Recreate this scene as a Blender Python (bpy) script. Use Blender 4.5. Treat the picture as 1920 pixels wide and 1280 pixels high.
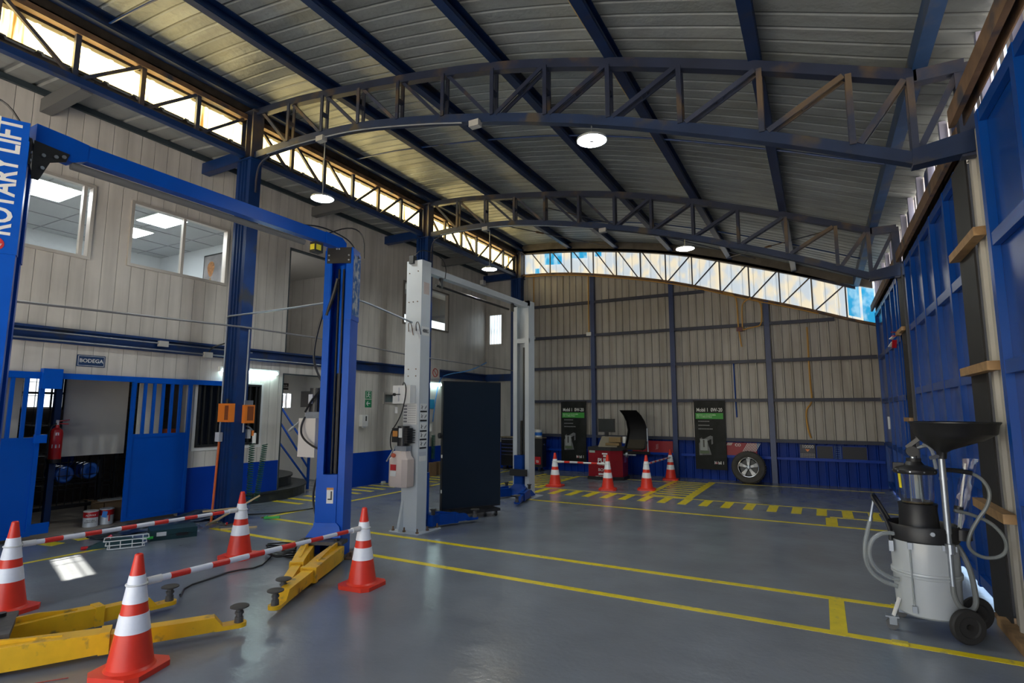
import bpy, bmesh, math, random
from mathutils import Vector, Matrix
random.seed(7)
for o in list(bpy.data.objects): bpy.data.objects.remove(o)
scene = bpy.context.scene
COL = scene.collection
PI = math.pi
# ------------------------------------------------------------------ camera
cam_d = bpy.data.cameras.new('camera'); cam = bpy.data.objects.new('camera', cam_d); COL.objects.link(cam)
cam_d.sensor_fit = 'HORIZONTAL'; cam_d.sensor_width = 36.0; cam_d.lens = 1041.25*36/1920
cam_d.clip_start = 0.05; cam_d.clip_end = 300
yw, pt, rl = -0.503467, 0.124041, 0.00237346
fw = Vector((math.sin(yw)*math.cos(pt), math.cos(yw)*math.cos(pt), math.sin(pt)))
rt = Vector((math.cos(yw), -math.sin(yw), 0)); up = rt.cross(fw)
r1 = rt*math.cos(rl)+up*math.sin(rl); u1 = -rt*math.sin(rl)+up*math.cos(rl)
M = Matrix((r1, u1, -fw)).transposed().to_4x4(); M.translation = Vector((0, 0, 1.7))
cam.matrix_world = M
scene.camera = cam
# ------------------------------------------------------------------ world, sun, exposure
scene.view_settings.view_transform = 'Standard'; scene.view_settings.look = 'None'
scene.view_settings.gamma = 1; scene.view_settings.use_curve_mapping = False
scene.view_settings.exposure = 1.95
w = bpy.data.worlds.new('world'); scene.world = w; w.use_nodes = True
wn = w.node_tree.nodes; wl = w.node_tree.links
bg = wn['Background']
sky = wn.new('ShaderNodeTexSky'); sky.sky_type = 'NISHITA'; sky.sun_disc = False
sky.sun_elevation = math.radians(48); sky.sun_rotation = math.radians(200); sky.air_density = 1.0; sky.dust_density = 2.0
wl.new(sky.outputs[0], bg.inputs['Color']); bg.inputs['Strength'].default_value = 0.16
sun_d = bpy.data.lights.new('sun', 'SUN'); sun = bpy.data.objects.new('sun', sun_d); COL.objects.link(sun)
sun_d.energy = 10.0; sun_d.angle = 0.009; sun_d.color = (1, .90, .72)
SUN = Vector((-.03, -.52, .83)).normalized()      # direction towards the sun
sun.rotation_euler = (-SUN).to_track_quat('-Z', 'Y').to_euler()
# ------------------------------------------------------------------ materials
MATS = {}
def mat(name, col, rough=.5, metal=0., var=0., vscale=6., bump=0., bscale=60., col2=None, mix=0., mscale=3., spec=None, emit=None, estr=0., coat=0., trans=0., alpha=1.):
    if name in MATS: return MATS[name]
    m = bpy.data.materials.new(name); m.use_nodes = True; MATS[name] = m
    N = m.node_tree.nodes; L = m.node_tree.links; b = N['Principled BSDF']
    b.inputs['Roughness'].default_value = rough; b.inputs['Metallic'].default_value = metal
    c = (*col, 1)
    b.inputs['Base Color'].default_value = c
    if coat: b.inputs['Coat Weight'].default_value = coat; b.inputs['Coat Roughness'].default_value = .08
    if trans: b.inputs['Transmission Weight'].default_value = trans
    if alpha < 1: b.inputs['Alpha'].default_value = alpha
    if spec is not None: b.inputs['Specular IOR Level'].default_value = spec
    tc = N.new('ShaderNodeTexCoord')
    sock = None
    if var or mix:
        n = N.new('ShaderNodeTexNoise'); n.inputs['Scale'].default_value = vscale; n.inputs['Detail'].default_value = 5
        L.new(tc.outputs['Object'], n.inputs['Vector'])
        mr = N.new('ShaderNodeMapRange'); mr.inputs['From Min'].default_value = .25; mr.inputs['From Max'].default_value = .75
        mr.inputs['To Min'].default_value = 1-var; mr.inputs['To Max'].default_value = 1+var
        L.new(n.outputs['Fac'], mr.inputs['Value'])
        mx = N.new('ShaderNodeMix'); mx.data_type = 'RGBA'; mx.blend_type = 'MULTIPLY'; mx.inputs['Factor'].default_value = 1
        mx.inputs['A'].default_value = c; L.new(mr.outputs[0], mx.inputs['B']); sock = mx.outputs['Result']
        if mix:
            n2 = N.new('ShaderNodeTexNoise'); n2.inputs['Scale'].default_value = mscale; n2.inputs['Detail'].default_value = 7
            L.new(tc.outputs['Object'], n2.inputs['Vector'])
            r2 = N.new('ShaderNodeMapRange'); r2.inputs['From Min'].default_value = .62-.35*mix; r2.inputs['From Max'].default_value = .72-.25*mix
            L.new(n2.outputs['Fac'], r2.inputs['Value'])
            m2 = N.new('ShaderNodeMix'); m2.data_type = 'RGBA'; L.new(r2.outputs[0], m2.inputs['Factor'])
            L.new(sock, m2.inputs['A']); m2.inputs['B'].default_value = (*col2, 1); sock = m2.outputs['Result']
        L.new(sock, b.inputs['Base Color'])
    if bump:
        n3 = N.new('ShaderNodeTexNoise'); n3.inputs['Scale'].default_value = bscale; n3.inputs['Detail'].default_value = 3
        L.new(tc.outputs['Object'], n3.inputs['Vector'])
        bp = N.new('ShaderNodeBump'); bp.inputs['Strength'].default_value = bump; bp.inputs['Distance'].default_value = .01
        L.new(n3.outputs['Fac'], bp.inputs['Height']); L.new(bp.outputs[0], b.inputs['Normal'])
    if emit:
        b.inputs['Emission Color'].default_value = (*emit, 1); b.inputs['Emission Strength'].default_value = estr
    return m

def panel_mat(name, col, pitch, axis=1, dirt=.25):
    """sandwich panel: shallow vertical joints every `pitch` metres, a little dirt"""
    m = mat(name, col, .42, var=.10, vscale=1.6)
    N = m.node_tree.nodes; L = m.node_tree.links; b = N['Principled BSDF']
    tc = N.new('ShaderNodeTexCoord'); sx = N.new('ShaderNodeSeparateXYZ'); L.new(tc.outputs['Object'], sx.inputs[0])
    d = N.new('ShaderNodeMath'); d.operation = 'DIVIDE'; d.inputs[1].default_value = pitch; L.new(sx.outputs[axis], d.inputs[0])
    f = N.new('ShaderNodeMath'); f.operation = 'FRACT'; L.new(d.outputs[0], f.inputs[0])
    s = N.new('ShaderNodeMath'); s.operation = 'SUBTRACT'; s.inputs[1].default_value = .5; L.new(f.outputs[0], s.inputs[0])
    a = N.new('ShaderNodeMath'); a.operation = 'ABSOLUTE'; L.new(s.outputs[0], a.inputs[0])
    r = N.new('ShaderNodeMapRange'); r.inputs['From Min'].default_value = 0; r.inputs['From Max'].default_value = .035
    L.new(a.outputs[0], r.inputs['Value'])
    bp = N.new('ShaderNodeBump'); bp.inputs['Strength'].default_value = .8; bp.inputs['Distance'].default_value = .006
    L.new(r.outputs[0], bp.inputs['Height']); L.new(bp.outputs[0], b.inputs['Normal'])
    old = b.inputs['Base Color'].links[0].from_socket
    mr = N.new('ShaderNodeMapRange'); mr.inputs['To Min'].default_value = .62; L.new(r.outputs[0], mr.inputs['Value'])
    # streaky grime, stretched along the height
    mp = N.new('ShaderNodeMapping'); mp.inputs['Scale'].default_value = (5, 5, .5); L.new(tc.outputs['Object'], mp.inputs['Vector'])
    n = N.new('ShaderNodeTexNoise'); n.inputs['Scale'].default_value = 1.2; n.inputs['Detail'].default_value = 6; L.new(mp.outputs[0], n.inputs['Vector'])
    g = N.new('ShaderNodeMapRange'); g.inputs['From Min'].default_value = .4; g.inputs['From Max'].default_value = .75
    g.inputs['To Min'].default_value = 1; g.inputs['To Max'].default_value = 1-dirt; L.new(n.outputs['Fac'], g.inputs['Value'])
    mm = N.new('ShaderNodeMath'); mm.operation = 'MULTIPLY'; L.new(mr.outputs[0], mm.inputs[0]); L.new(g.outputs[0], mm.inputs[1])
    mx = N.new('ShaderNodeMix'); mx.data_type = 'RGBA'; mx.blend_type = 'MULTIPLY'; mx.inputs['Factor'].default_value = 1
    L.new(old, mx.inputs['A']); L.new(mm.outputs[0], mx.inputs['B']); L.new(mx.outputs['Result'], b.inputs['Base Color'])
    return m

def streak_mat(name, col, rough, dirt, scale, dirtcol=(.12, .09, .06), metal=0.):
    m = mat(name, col, rough, metal, var=.08, vscale=2.5)
    N = m.node_tree.nodes; L = m.node_tree.links; b = N['Principled BSDF']
    old = b.inputs['Base Color'].links[0].from_socket
    tc = N.new('ShaderNodeTexCoord'); mp = N.new('ShaderNodeMapping'); mp.inputs['Scale'].default_value = scale; L.new(tc.outputs['Object'], mp.inputs['Vector'])
    n = N.new('ShaderNodeTexNoise'); n.inputs['Scale'].default_value = 1.; n.inputs['Detail'].default_value = 7; L.new(mp.outputs[0], n.inputs['Vector'])
    g = N.new('ShaderNodeMapRange'); g.inputs['From Min'].default_value = .45; g.inputs['From Max'].default_value = .8; g.inputs['To Max'].default_value = dirt
    L.new(n.outputs['Fac'], g.inputs['Value'])
    mx = N.new('ShaderNodeMix'); mx.data_type = 'RGBA'; L.new(g.outputs[0], mx.inputs['Factor'])
    L.new(old, mx.inputs['A']); mx.inputs['B'].default_value = (*dirtcol, 1); L.new(mx.outputs['Result'], b.inputs['Base Color'])
    return m

def lit_mat(name, col, strength, streak=None):
    """a pane or lamp that gives off light; streak = (colour, scale, amount) of grime, or of sun patches painted into the glow"""
    m = bpy.data.materials.new(name); m.use_nodes = True; MATS[name] = m
    N = m.node_tree.nodes; L = m.node_tree.links; b = N['Principled BSDF']
    b.inputs['Base Color'].default_value = (*[c*.6 for c in col], 1); b.inputs['Roughness'].default_value = .4
    b.inputs['Emission Color'].default_value = (*col, 1); b.inputs['Emission Strength'].default_value = strength
    if streak:
        sc, scale, lo, hi = streak
        tc = N.new('ShaderNodeTexCoord'); mp = N.new('ShaderNodeMapping'); mp.inputs['Scale'].default_value = scale; L.new(tc.outputs['Object'], mp.inputs['Vector'])
        n = N.new('ShaderNodeTexNoise'); n.inputs['Scale'].default_value = 1.; n.inputs['Detail'].default_value = 6; L.new(mp.outputs[0], n.inputs['Vector'])
        g = N.new('ShaderNodeMapRange'); g.inputs['From Min'].default_value = lo; g.inputs['From Max'].default_value = hi
        L.new(n.outputs['Fac'], g.inputs['Value'])
        mx = N.new('ShaderNodeMix'); mx.data_type = 'RGBA'; L.new(g.outputs[0], mx.inputs['Factor'])
        mx.inputs['A'].default_value = (*col, 1); mx.inputs['B'].default_value = (*sc, 1)
        L.new(mx.outputs['Result'], b.inputs['Emission Color'])
    return m

navy = mat('navy_steel', (.003, .028, .125), .38, var=.25, vscale=3, col2=(.03, .035, .05), mix=.08, mscale=2.5)
truss_navy = mat('truss_navy', (.010, .017, .045), .5, var=.25, vscale=3, col2=(.07, .05, .035), mix=.22, mscale=2.5)
purlin_navy = mat('purlin_navy', (.004, .018, .07), .4, var=.25, vscale=3, col2=(.03, .03, .04), mix=.12, mscale=2.5)
navy_dusty = mat('dusty_navy_steel', (.028, .037, .07), .5, var=.25, vscale=4, col2=(.12, .085, .055), mix=.4, mscale=1.6)
rust_dk = mat('mossy_steel', (.055, .043, .032), .75, var=.4, vscale=7)
rust = mat('rusty_steel', (.15, .085, .045), .7, var=.35, vscale=7, col2=(.035, .035, .05), mix=.25, mscale=4)
blue = mat('gate_blue_paint', (.001, .075, .44), .3, var=.10, vscale=1.5, spec=.2)
blue_dk = mat('wall_blue_paint', (.001, .042, .36), .35, var=.12, vscale=2, spec=.2)
lift_blue = mat('lift_blue_paint', (.001, .085, .50), .3, var=.08, vscale=4, spec=.18)
lift_navy = mat('arm_blue_paint', (.002, .045, .27), .35, var=.15, vscale=8, spec=.2)
lift_white = mat('lift_white_paint', (.56, .60, .63), .35, var=.05, vscale=3)
yellow = mat('arm_yellow_paint', (.86, .48, .012), .38, var=.12, vscale=7, col2=(.32, .21, .06), mix=.10, mscale=9)
line_y = mat('floor_yellow_paint', (.80, .62, .012), .35, var=.12, vscale=8, col2=(.4, .36, .14), mix=.05, mscale=11)
black = mat('black_paint', (.012, .012, .013), .4)
blackp = mat('black_plastic', (.016, .016, .018), .45, bump=.05, bscale=80)
tyre_m = mat('tyre_rubber', (.05, .046, .04), .8, var=.25, vscale=9)
rubber = mat('rubber', (.022, .021, .021), .75, bump=.15, bscale=90)
steel = mat('zinc_steel', (.36, .39, .43), .35, .8, var=.12, vscale=8)
alu = mat('aluminium_frame', (.50, .465, .42), .4, .2, var=.05)
chrome = mat('chrome', (.75, .77, .8), .16, 1.)
white = mat('white_paint', (.74, .74, .72), .45, var=.04)
white_pl = mat('white_plastic', (.72, .72, .70), .35)
red = mat('red_paint', (.48, .012, .015), .3, var=.06, coat=.2)
cone_red = mat('cone_red', (.80, .045, .02), .38, var=.05, vscale=9)
collar = mat('reflective_collar', (.90, .91, .95), .3, var=.03, vscale=40)
orange = mat('orange_plastic', (.75, .20, .02), .4)
wood = mat('timber', (.32, .19, .085), .65, var=.3, vscale=14, bump=.2, bscale=40)
tank_pl = mat('translucent_tank', (.62, .58, .54), .45)
green = mat('green_hose', (.006, .07, .04), .35)
teal = mat('teal_case', (.008, .042, .048), .45)
glassm = mat('window_glass', (.9, .95, .95), .02, trans=1., alpha=.28)
clearp = mat('clear_plastic', (.9, .93, .95), .12, trans=.9, alpha=.45)
hosec = mat('clear_hose', (.34, .37, .38), .25, alpha=.5)
grey_int = mat('grey_interior', (.40, .39, .37), .6, var=.05)

# ------------------------------------------------------------------ mesh builder
class MB:
    def __init__(s): s.bm = bmesh.new()
    def add(s, vs, fs):
        V = [s.bm.verts.new(v) for v in vs]
        for f in fs:
            try: s.bm.faces.new([V[i] for i in f])
            except ValueError: pass
        return s
    def box(s, a, b, rot=0., piv=None, tilt=None):
        x0, y0, z0 = a; x1, y1, z1 = b
        vs = [Vector((x, y, z)) for z in (z0, z1) for x, y in ((x0, y0), (x1, y0), (x1, y1), (x0, y1))]
        if rot:
            p = Vector(piv) if piv else Vector(((x0+x1)/2, (y0+y1)/2, 0))
            R = Matrix.Rotation(rot, 3, 'Z'); vs = [R @ (v-p)+p for v in vs]
        return s.add(vs, [(0, 3, 2, 1), (4, 5, 6, 7), (0, 1, 5, 4), (1, 2, 6, 5), (2, 3, 7, 6), (3, 0, 4, 7)])
    def bar(s, p, q, w, h, upv=(0, 0, 1)):
        """rectangular bar from p to q, w across, h along upv"""
        p = Vector(p); q = Vector(q); d = (q-p).normalized(); u = Vector(upv)
        if abs(d.dot(u)) > .98: u = Vector((0, 1, 0))
        a = d.cross(u).normalized()*w/2; c = a.cross(d).normalized()*h/2
        vs = [e+sa*a+sc*c for e in (p, q) for sa, sc in ((-1, -1), (1, -1), (1, 1), (-1, 1))]
        return s.add(vs, [(0, 3, 2, 1), (4, 5, 6, 7), (0, 1, 5, 4), (1, 2, 6, 5), (2, 3, 7, 6), (3, 0, 4, 7)])
    def cyl(s, p, q, r0, r1=None, n=20, cap=True):
        p = Vector(p); q = Vector(q); r1 = r0 if r1 is None else r1
        d = (q-p).normalized(); u = Vector((0, 0, 1)) if abs(d.z) < .95 else Vector((1, 0, 0))
        a = d.cross(u).normalized(); c = a.cross(d)
        vs = [e+r*(a*math.cos(2*PI*i/n)+c*math.sin(2*PI*i/n)) for e, r in ((p, r0), (q, r1)) for i in range(n)]
        fs = [(i, (i+1) % n, n+(i+1) % n, n+i) for i in range(n)]
        if cap: fs += [tuple(range(n-1, -1, -1)), tuple(range(n, 2*n))]
        return s.add(vs, fs)
    def lathe(s, prof, o=(0, 0, 0), axis='z', n=32, a0=0., a1=None):
        o = Vector(o); full = a1 is None; a1 = a0+2*PI if full else a1; m = n if full else n+1
        vs = []
        for r, h in prof:
            for i in range(m):
                t = a0+(a1-a0)*i/n; x, y = r*math.cos(t), r*math.sin(t)
                v = {'z': (x, y, h), 'x': (h, x, y), 'y': (x, h, y)}[axis]
                vs.append(o+Vector(v))
        fs = []
        for k in range(len(prof)-1):
            for i in range(n):
                j = (i+1) % m
                fs.append((k*m+i, k*m+j, (k+1)*m+j, (k+1)*m+i))
        s.add(vs, fs); bmesh.ops.remove_doubles(s.bm, verts=s.bm.verts, dist=1e-5); return s
    def tube(s, pts, r, n=8, smooth=0, closed=False):
        P = [Vector(p) for p in pts]
        for _ in range(smooth):
            Q = [P[0]]
            for a, b in zip(P, P[1:]): Q += [a*.75+b*.25, a*.25+b*.75]
            Q.append(P[-1]); P = Q
        if closed: P = P+[P[0]]
        vs = []; prev = None
        for i, p in enumerate(P):
            d = (P[min(i+1, len(P)-1)]-P[max(i-1, 0)])
            d = d.normalized() if d.length > 1e-9 else Vector((0, 0, 1))
            if prev is None:
                u = Vector((0, 0, 1)) if abs(d.z) < .9 else Vector((1, 0, 0)); a = d.cross(u).normalized()
            else:
                a = (prev-d*prev.dot(d)); a = a.normalized() if a.length > 1e-6 else d.orthogonal().normalized()
            prev = a; c = d.cross(a)
            vs += [p+r*(a*math.cos(2*PI*k/n)+c*math.sin(2*PI*k/n)) for k in range(n)]
        m = len(P); fs = [(i*n+k, i*n+(k+1) % n, (i+1)*n+(k+1) % n, (i+1)*n+k) for i in range(m-1) for k in range(n)]
        fs += [tuple(range(n-1, -1, -1)), tuple(range((m-1)*n, m*n))]
        return s.add(vs, fs)
    def prism(s, poly, o, u, v, depth):
        """polygon in the (u, v) plane at o, thickened by `depth` along u x v"""
        o = Vector(o); u = Vector(u); v = Vector(v); n = u.cross(v).normalized()*depth; k = len(poly)
        vs = [o+u*a+v*b for a, b in poly]+[o+u*a+v*b+n for a, b in poly]
        return s.add(vs, [tuple(range(k-1, -1, -1)), tuple(range(k, 2*k))]+[(i, (i+1) % k, k+(i+1) % k, k+i) for i in range(k)])
    def loft(s, rings, cap=True):
        n = len(rings[0]); vs = [v for r in rings for v in r]
        fs = [(k*n+i, k*n+(i+1) % n, (k+1)*n+(i+1) % n, (k+1)*n+i) for k in range(len(rings)-1) for i in range(n)]
        if cap: fs += [tuple(range(n-1, -1, -1)), tuple(range((len(rings)-1)*n, len(rings)*n))]
        return s.add(vs, fs)
    def move(s, mat4):
        bmesh.ops.transform(s.bm, matrix=mat4, verts=s.bm.verts); return s
    def bevel(s, w, seg=2):
        es = [e for e in s.bm.edges if len(e.link_faces) == 2 and e.calc_face_angle(0) > .6]
        bmesh.ops.bevel(s.bm, geom=es, offset=w, segments=seg, affect='EDGES', clamp_overlap=True); return s

def set_props(o, label=None, cat=None, group=None, kind=None):
    if label: o['label'] = label
    if cat: o['category'] = cat
    if group: o['group'] = group
    if kind: o['kind'] = kind
    return o
def root_loc(o):
    return Vector(o['base_point']) if 'base_point' in o else Vector((0, 0, 0))
BASES = {}
def build(name, mb, m, parent=None, smooth=False, base=None):
    """link the builder's mesh as ONE object; coordinates are world ones, shifted to the thing's base"""
    me = bpy.data.meshes.new(name)
    off = Vector(BASES.get(parent.name, (0, 0, 0))) if parent else Vector(base or (0, 0, 0))
    bmesh.ops.recalc_face_normals(mb.bm, faces=mb.bm.faces)
    mb.bm.transform(Matrix.Translation(-off)); mb.bm.to_mesh(me); mb.bm.free()
    o = bpy.data.objects.new(name, me); COL.objects.link(o)
    me.materials.append(m)
    if smooth:
        for p in me.polygons: p.use_smooth = True
        if hasattr(me, 'set_sharp_from_angle'): me.set_sharp_from_angle(angle=.6)
    if parent: o.parent = parent; BASES[o.name] = tuple(off)
    else: o.location = off; BASES[o.name] = tuple(off)
    return o
def empty(name, loc, label, cat, group=None):
    o = bpy.data.objects.new(name, None); COL.objects.link(o); o.location = loc; o.empty_display_size = .1
    BASES[o.name] = tuple(loc)
    return set_props(o, label, cat, group)
def single(name, mb, m, label, cat, group=None, base=None, smooth=False):
    return set_props(build(name, mb, m, None, smooth, base), label, cat, group)
def struct(name, mb, m, parent=None, smooth=False):
    o = build(name, mb, m, parent, smooth)
    if not parent: o['kind'] = 'structure'
    return o
def copy_tree(o, parent=None):
    c = o.copy(); COL.objects.link(c)
    if parent: c.parent = parent
    for ch in list(o.children): copy_tree(ch, c)
    return c

def text_mb(txt, size, o, u, v, thick=.002, bold=0., align='CENTER', squeeze=1., mb=None):
    cu = bpy.data.curves.new('t', 'FONT'); cu.body = txt; cu.size = size; cu.align_x = align; cu.align_y = 'CENTER'
    cu.extrude = thick/2; cu.offset = bold*size; cu.resolution_u = 3; cu.space_line = .9
    ob = bpy.data.objects.new('t', cu); COL.objects.link(ob)
    dg = bpy.context.evaluated_depsgraph_get(); me = bpy.data.meshes.new_from_object(ob.evaluated_get(dg))
    u = Vector(u).normalized(); v = Vector(v).normalized(); n = u.cross(v); o = Vector(o)
    mb = mb or MB()
    mb.add([o+u*p.co.x*squeeze+v*p.co.y+n*p.co.z for p in me.vertices], [tuple(p.vertices) for p in me.polygons])
    bpy.data.objects.remove(ob); bpy.data.curves.remove(cu); bpy.data.meshes.remove(me)
    return mb
Ux, Uy, Uz = Vector((1, 0, 0)), Vector((0, 1, 0)), Vector((0, 0, 1))
def lerp_tab(tab, x):
    if x <= tab[0][0]: return tab[0][1]
    for (a, b), (c, d) in zip(tab, tab[1:]):
        if x <= c: return b+(d-b)*(x-a)/(c-a)
    return tab[-1][1]
def smooth_tab(tab, n=2):
    P = [Vector((a, b, 0)) for a, b in tab]
    for _ in range(n):
        Q = [P[0]]
        for a, b in zip(P, P[1:]): Q += [a*.75+b*.25, a*.25+b*.75]
        Q.append(P[-1]); P = Q
    return [(p.x, p.y) for p in P]
# ------------------------------------------------------------------ glass
def glass(name, tint=(.93, .96, .96), refl=.5):
    m = bpy.data.materials.new(name); m.use_nodes = True; MATS[name] = m
    N = m.node_tree.nodes; L = m.node_tree.links; N.remove(N['Principled BSDF'])
    t = N.new('ShaderNodeBsdfTransparent'); t.inputs[0].default_value = (*tint, 1)
    g = N.new('ShaderNodeBsdfGlossy'); g.inputs['Roughness'].default_value = .03
    f = N.new('ShaderNodeLayerWeight'); f.inputs[0].default_value = .35
    k = N.new('ShaderNodeMath'); k.operation = 'MULTIPLY_ADD'; k.inputs[1].default_value = refl*.5; k.inputs[2].default_value = .05*refl; L.new(f.outputs['Facing'], k.inputs[0])
    x = N.new('ShaderNodeMixShader'); L.new(k.outputs[0], x.inputs[0]); L.new(t.outputs[0], x.inputs[1]); L.new(g.outputs[0], x.inputs[2])
    L.new(x.outputs[0], N['Material Output'].inputs['Surface'])
    return m
pane_m = glass('clear_pane')
vessel_m = glass('clear_vessel', (.93, .95, .96), .45)
bag_m = glass('clear_film', (.86, .89, .92), .8)
# ------------------------------------------------------------------ floor
flm = mat('epoxy_floor', (.19, .212, .245), .22, var=.14, vscale=1.1)
def _floor():
    N = flm.node_tree.nodes; L = flm.node_tree.links; b = N['Principled BSDF']
    tc = N.new('ShaderNodeTexCoord')
    n = N.new('ShaderNodeTexNoise'); n.inputs['Scale'].default_value = 2.2; n.inputs['Detail'].default_value = 6; L.new(tc.outputs['Object'], n.inputs['Vector'])
    r = N.new('ShaderNodeMapRange'); r.inputs['From Min'].default_value = .3; r.inputs['From Max'].default_value = .7
    r.inputs['To Min'].default_value = .17; r.inputs['To Max'].default_value = .26; L.new(n.outputs['Fac'], r.inputs['Value']); L.new(r.outputs[0], b.inputs['Roughness'])
    n2 = N.new('ShaderNodeTexNoise'); n2.inputs['Scale'].default_value = 26; n2.inputs['Detail'].default_value = 4; L.new(tc.outputs['Object'], n2.inputs['Vector'])
    n3 = N.new('ShaderNodeTexNoise'); n3.inputs['Scale'].default_value = 4; L.new(tc.outputs['Object'], n3.inputs['Vector'])
    ad = N.new('ShaderNodeMath'); ad.operation = 'MULTIPLY_ADD'; ad.inputs[1].default_value = 3.; L.new(n3.outputs['Fac'], ad.inputs[0]); L.new(n2.outputs['Fac'], ad.inputs[2])
    bp = N.new('ShaderNodeBump'); bp.inputs['Strength'].default_value = .22; bp.inputs['Distance'].default_value = .006
    L.new(ad.outputs[0], bp.inputs['Height']); L.new(bp.outputs[0], b.inputs['Normal'])
_floor()
floor = struct('floor', MB().box((-9.2, -4, -.1), (1.3, 15.05, 0)), flm)
dusty = mat('dusty_concrete', (.36, .31, .26), .8, var=.3, vscale=3)
struct('floor_storeroom', MB().box((-12.4, 1.5, -.1), (-9.2, 6.9, 0)), dusty)
struct('floor_stairwell', MB().box((-11.5, 6.9, -.1), (-9.2, 10.0, 0)), flm)
struct('ground', MB().box((1.3, -40, -.2), (60, 60, -.02)).box((-60, 15.06, -.2), (1.3, 60, -.02)).box((-60, -40, -.2), (1.3, -4, -.02)), mat('outdoor_ground', (.42, .40, .37), .9, var=.2))
def paint(mb): return struct('floor_marking', mb, line_y, floor)
def strip(x0, y0, x1, y1): return paint(MB().box((x0, y0, .0), (x1, y1, .0022)))
def quadp(pts):
    mb = MB(); mb.prism([(x, y) for x, y in pts], (0, 0, .0005), Ux, Uy, .0018); return paint(mb)
LW = .085
strip(-7.83, 5.15, 1.2, 5.15+LW)                   # near bay edge
strip(-7.9, 6.07, .9, 6.07+LW)                     # far bay edge
strip(-.03, 5.15+LW, .09, 6.07)
strip(-7.92, 6.07, -7.92+LW, 14.2)                 # along the left walkway
strip(-5.3, 9.78, 1.2, 9.78+LW); strip(-5.8, 11.4, 1.2, 11.4+.06)
strip(-.02, 9.86, .14, 10.55); strip(.04, 10.6, 1.1, 10.66)
strip(-7.9, 2.0, -7.9+.06, 4.2)
for k in range(17):                                # slanted dashes of the cross walkway
    x = -5.43+k*.377
    quadp([(x, 10.70), (x+.155, 10.70), (x+.155, 11.37), (x, 11.37)])
for k in range(10):                                # bars of the left walkway
    y = 7.27+k*.37
    quadp([(-9.15, y-.05), (-8.4, y-.04), (-8.4, y+.08), (-9.15, y+.07)])
for k in range(9):
    y = 11.0+k*.42
    quadp([(-9.1, y), (-8.1, y), (-8.1, y+.12), (-9.1, y+.12)])
quadp([(-9.1, 3.45), (-8.55, 3.55), (-8.6, 3.72), (-9.1, 3.62)]); quadp([(-9.15, 3.9), (-8.6, 3.86), (-8.6, 3.99), (-9.15, 4.02)])
for k in range(8):                                 # hatch left of the balancer bay
    y = 11.5+k*.30
    quadp([(-6.55, y+.02), (-5.72, y-.02), (-5.72, y+.09), (-6.55, y+.13)])
strip(-6.68, 11.46, -6.6, 14.0); strip(-5.7, 11.46, -5.58, 13.9); strip(-5.6, 13.85, -3.2, 13.91)
for k in range(9):                                 # hatch right of the balancer bay
    y = 11.5+k*.31
    quadp([(-3.12, y+.03), (-2.45, y), (-2.45, y+.11), (-3.12, y+.14)])
strip(-3.27, 11.46, -3.15, 14.3); strip(-2.45, 11.46, -2.29, 14.35); strip(-2.3, 14.3, 1.1, 14.35)
# ------------------------------------------------------------------ left wall
wl_m = panel_mat('wall_panel_left', (.63, .595, .545), .2, 1)
wb_m = panel_mat('wall_panel_corner', (.50, .48, .45), .2, 0)
XL = -9.2; TOPZ = 6.1
OPEN = [(2.95, 5.5, 0, 2.17), (5.72, 6.88, 1.10, 2.15), (7.38, 9.26, 0, 2.42), (2.3, 3.93, 3.86, 4.98), (4.42, 6.06, 3.9, 4.94),
        (7.4, 9.28, 2.83, 4.97), (10.9, 12.9, 3.9, 5.03), (10.27, 10.93, 1.86, 2.13)]
def wall_cells(ops, a0, a1, z0, z1):
    cuts = sorted({a0, a1, *[o[0] for o in ops], *[o[1] for o in ops]}); cuts = [c for c in cuts if a0 <= c <= a1]
    spans = []
    for a, b in zip(cuts, cuts[1:]):
        m = (a+b)/2; hol = sorted((o[2], o[3]) for o in ops if o[0] < m < o[1]); z = z0; s = []
        for h0, h1 in hol:
            if h0 > z: s.append((z, h0))
            z = max(z, h1)
        if z < z1: s.append((z, z1))
        if spans and spans[-1][2] == s: spans[-1] = (spans[-1][0], b, s)
        else: spans.append((a, b, s))
    return spans
wm = MB(); wainscot = MB()
for a, b, s in wall_cells(OPEN, -4, 15.05, 0, TOPZ):
    for z0, z1 in s: wm.box((XL-.1, a, z0), (XL, b, z1))
wall_left = struct('wall_left', wm, wl_m)
for a, b in ((5.5, 7.37), (9.27, 15.0)): wainscot.box((XL, a, 0), (XL+.006, b, .75))
struct('wainscot', wainscot, blue_dk, wall_left)
fr = MB()
def frame_yz(mb, x0, x1, y0, y1, z0, z1, t, bottom=True):
    mb.box((x0, y0, z0), (x1, y0+t, z1)); mb.box((x0, y1-t, z0), (x1, y1, z1)); mb.box((x0, y0+t, z1-t), (x1, y1-t, z1))
    if bottom: mb.box((x0, y0+t, z0), (x1, y1-t, z0+t))
    return mb
# stair door and landing opening: dark edge profiles
struct('trim_1', frame_yz(MB(), XL-.11, XL+.012, 7.38, 9.26, 0, 2.42, .022, False), mat('dark_trim', (.03, .045, .055), .5))
struct('trim_2', frame_yz(MB(), XL-.11, XL+.010, 7.4, 9.28, 2.83, 4.97, .02, False), mat('dark_trim', (.03, .045, .055)))
# floor beam between the storeys
bm_ = MB().box((XL, -4, 2.61), (XL+.09, 15, 2.645)).box((XL, -4, 2.79), (XL+.09, 15, 2.825)).box((XL, -4, 2.645), (XL+.03, 15, 2.79))
single('floor_beam', bm_, navy, 'navy steel channel running along the white panel wall between the two storeys', 'beam', base=(XL, 5, 2.61))
struct('trim_3', MB().box((XL, -4, 6.02), (XL+.05, 15, 6.1)), mat('dark_trim', (.03, .045, .055)))
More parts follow.
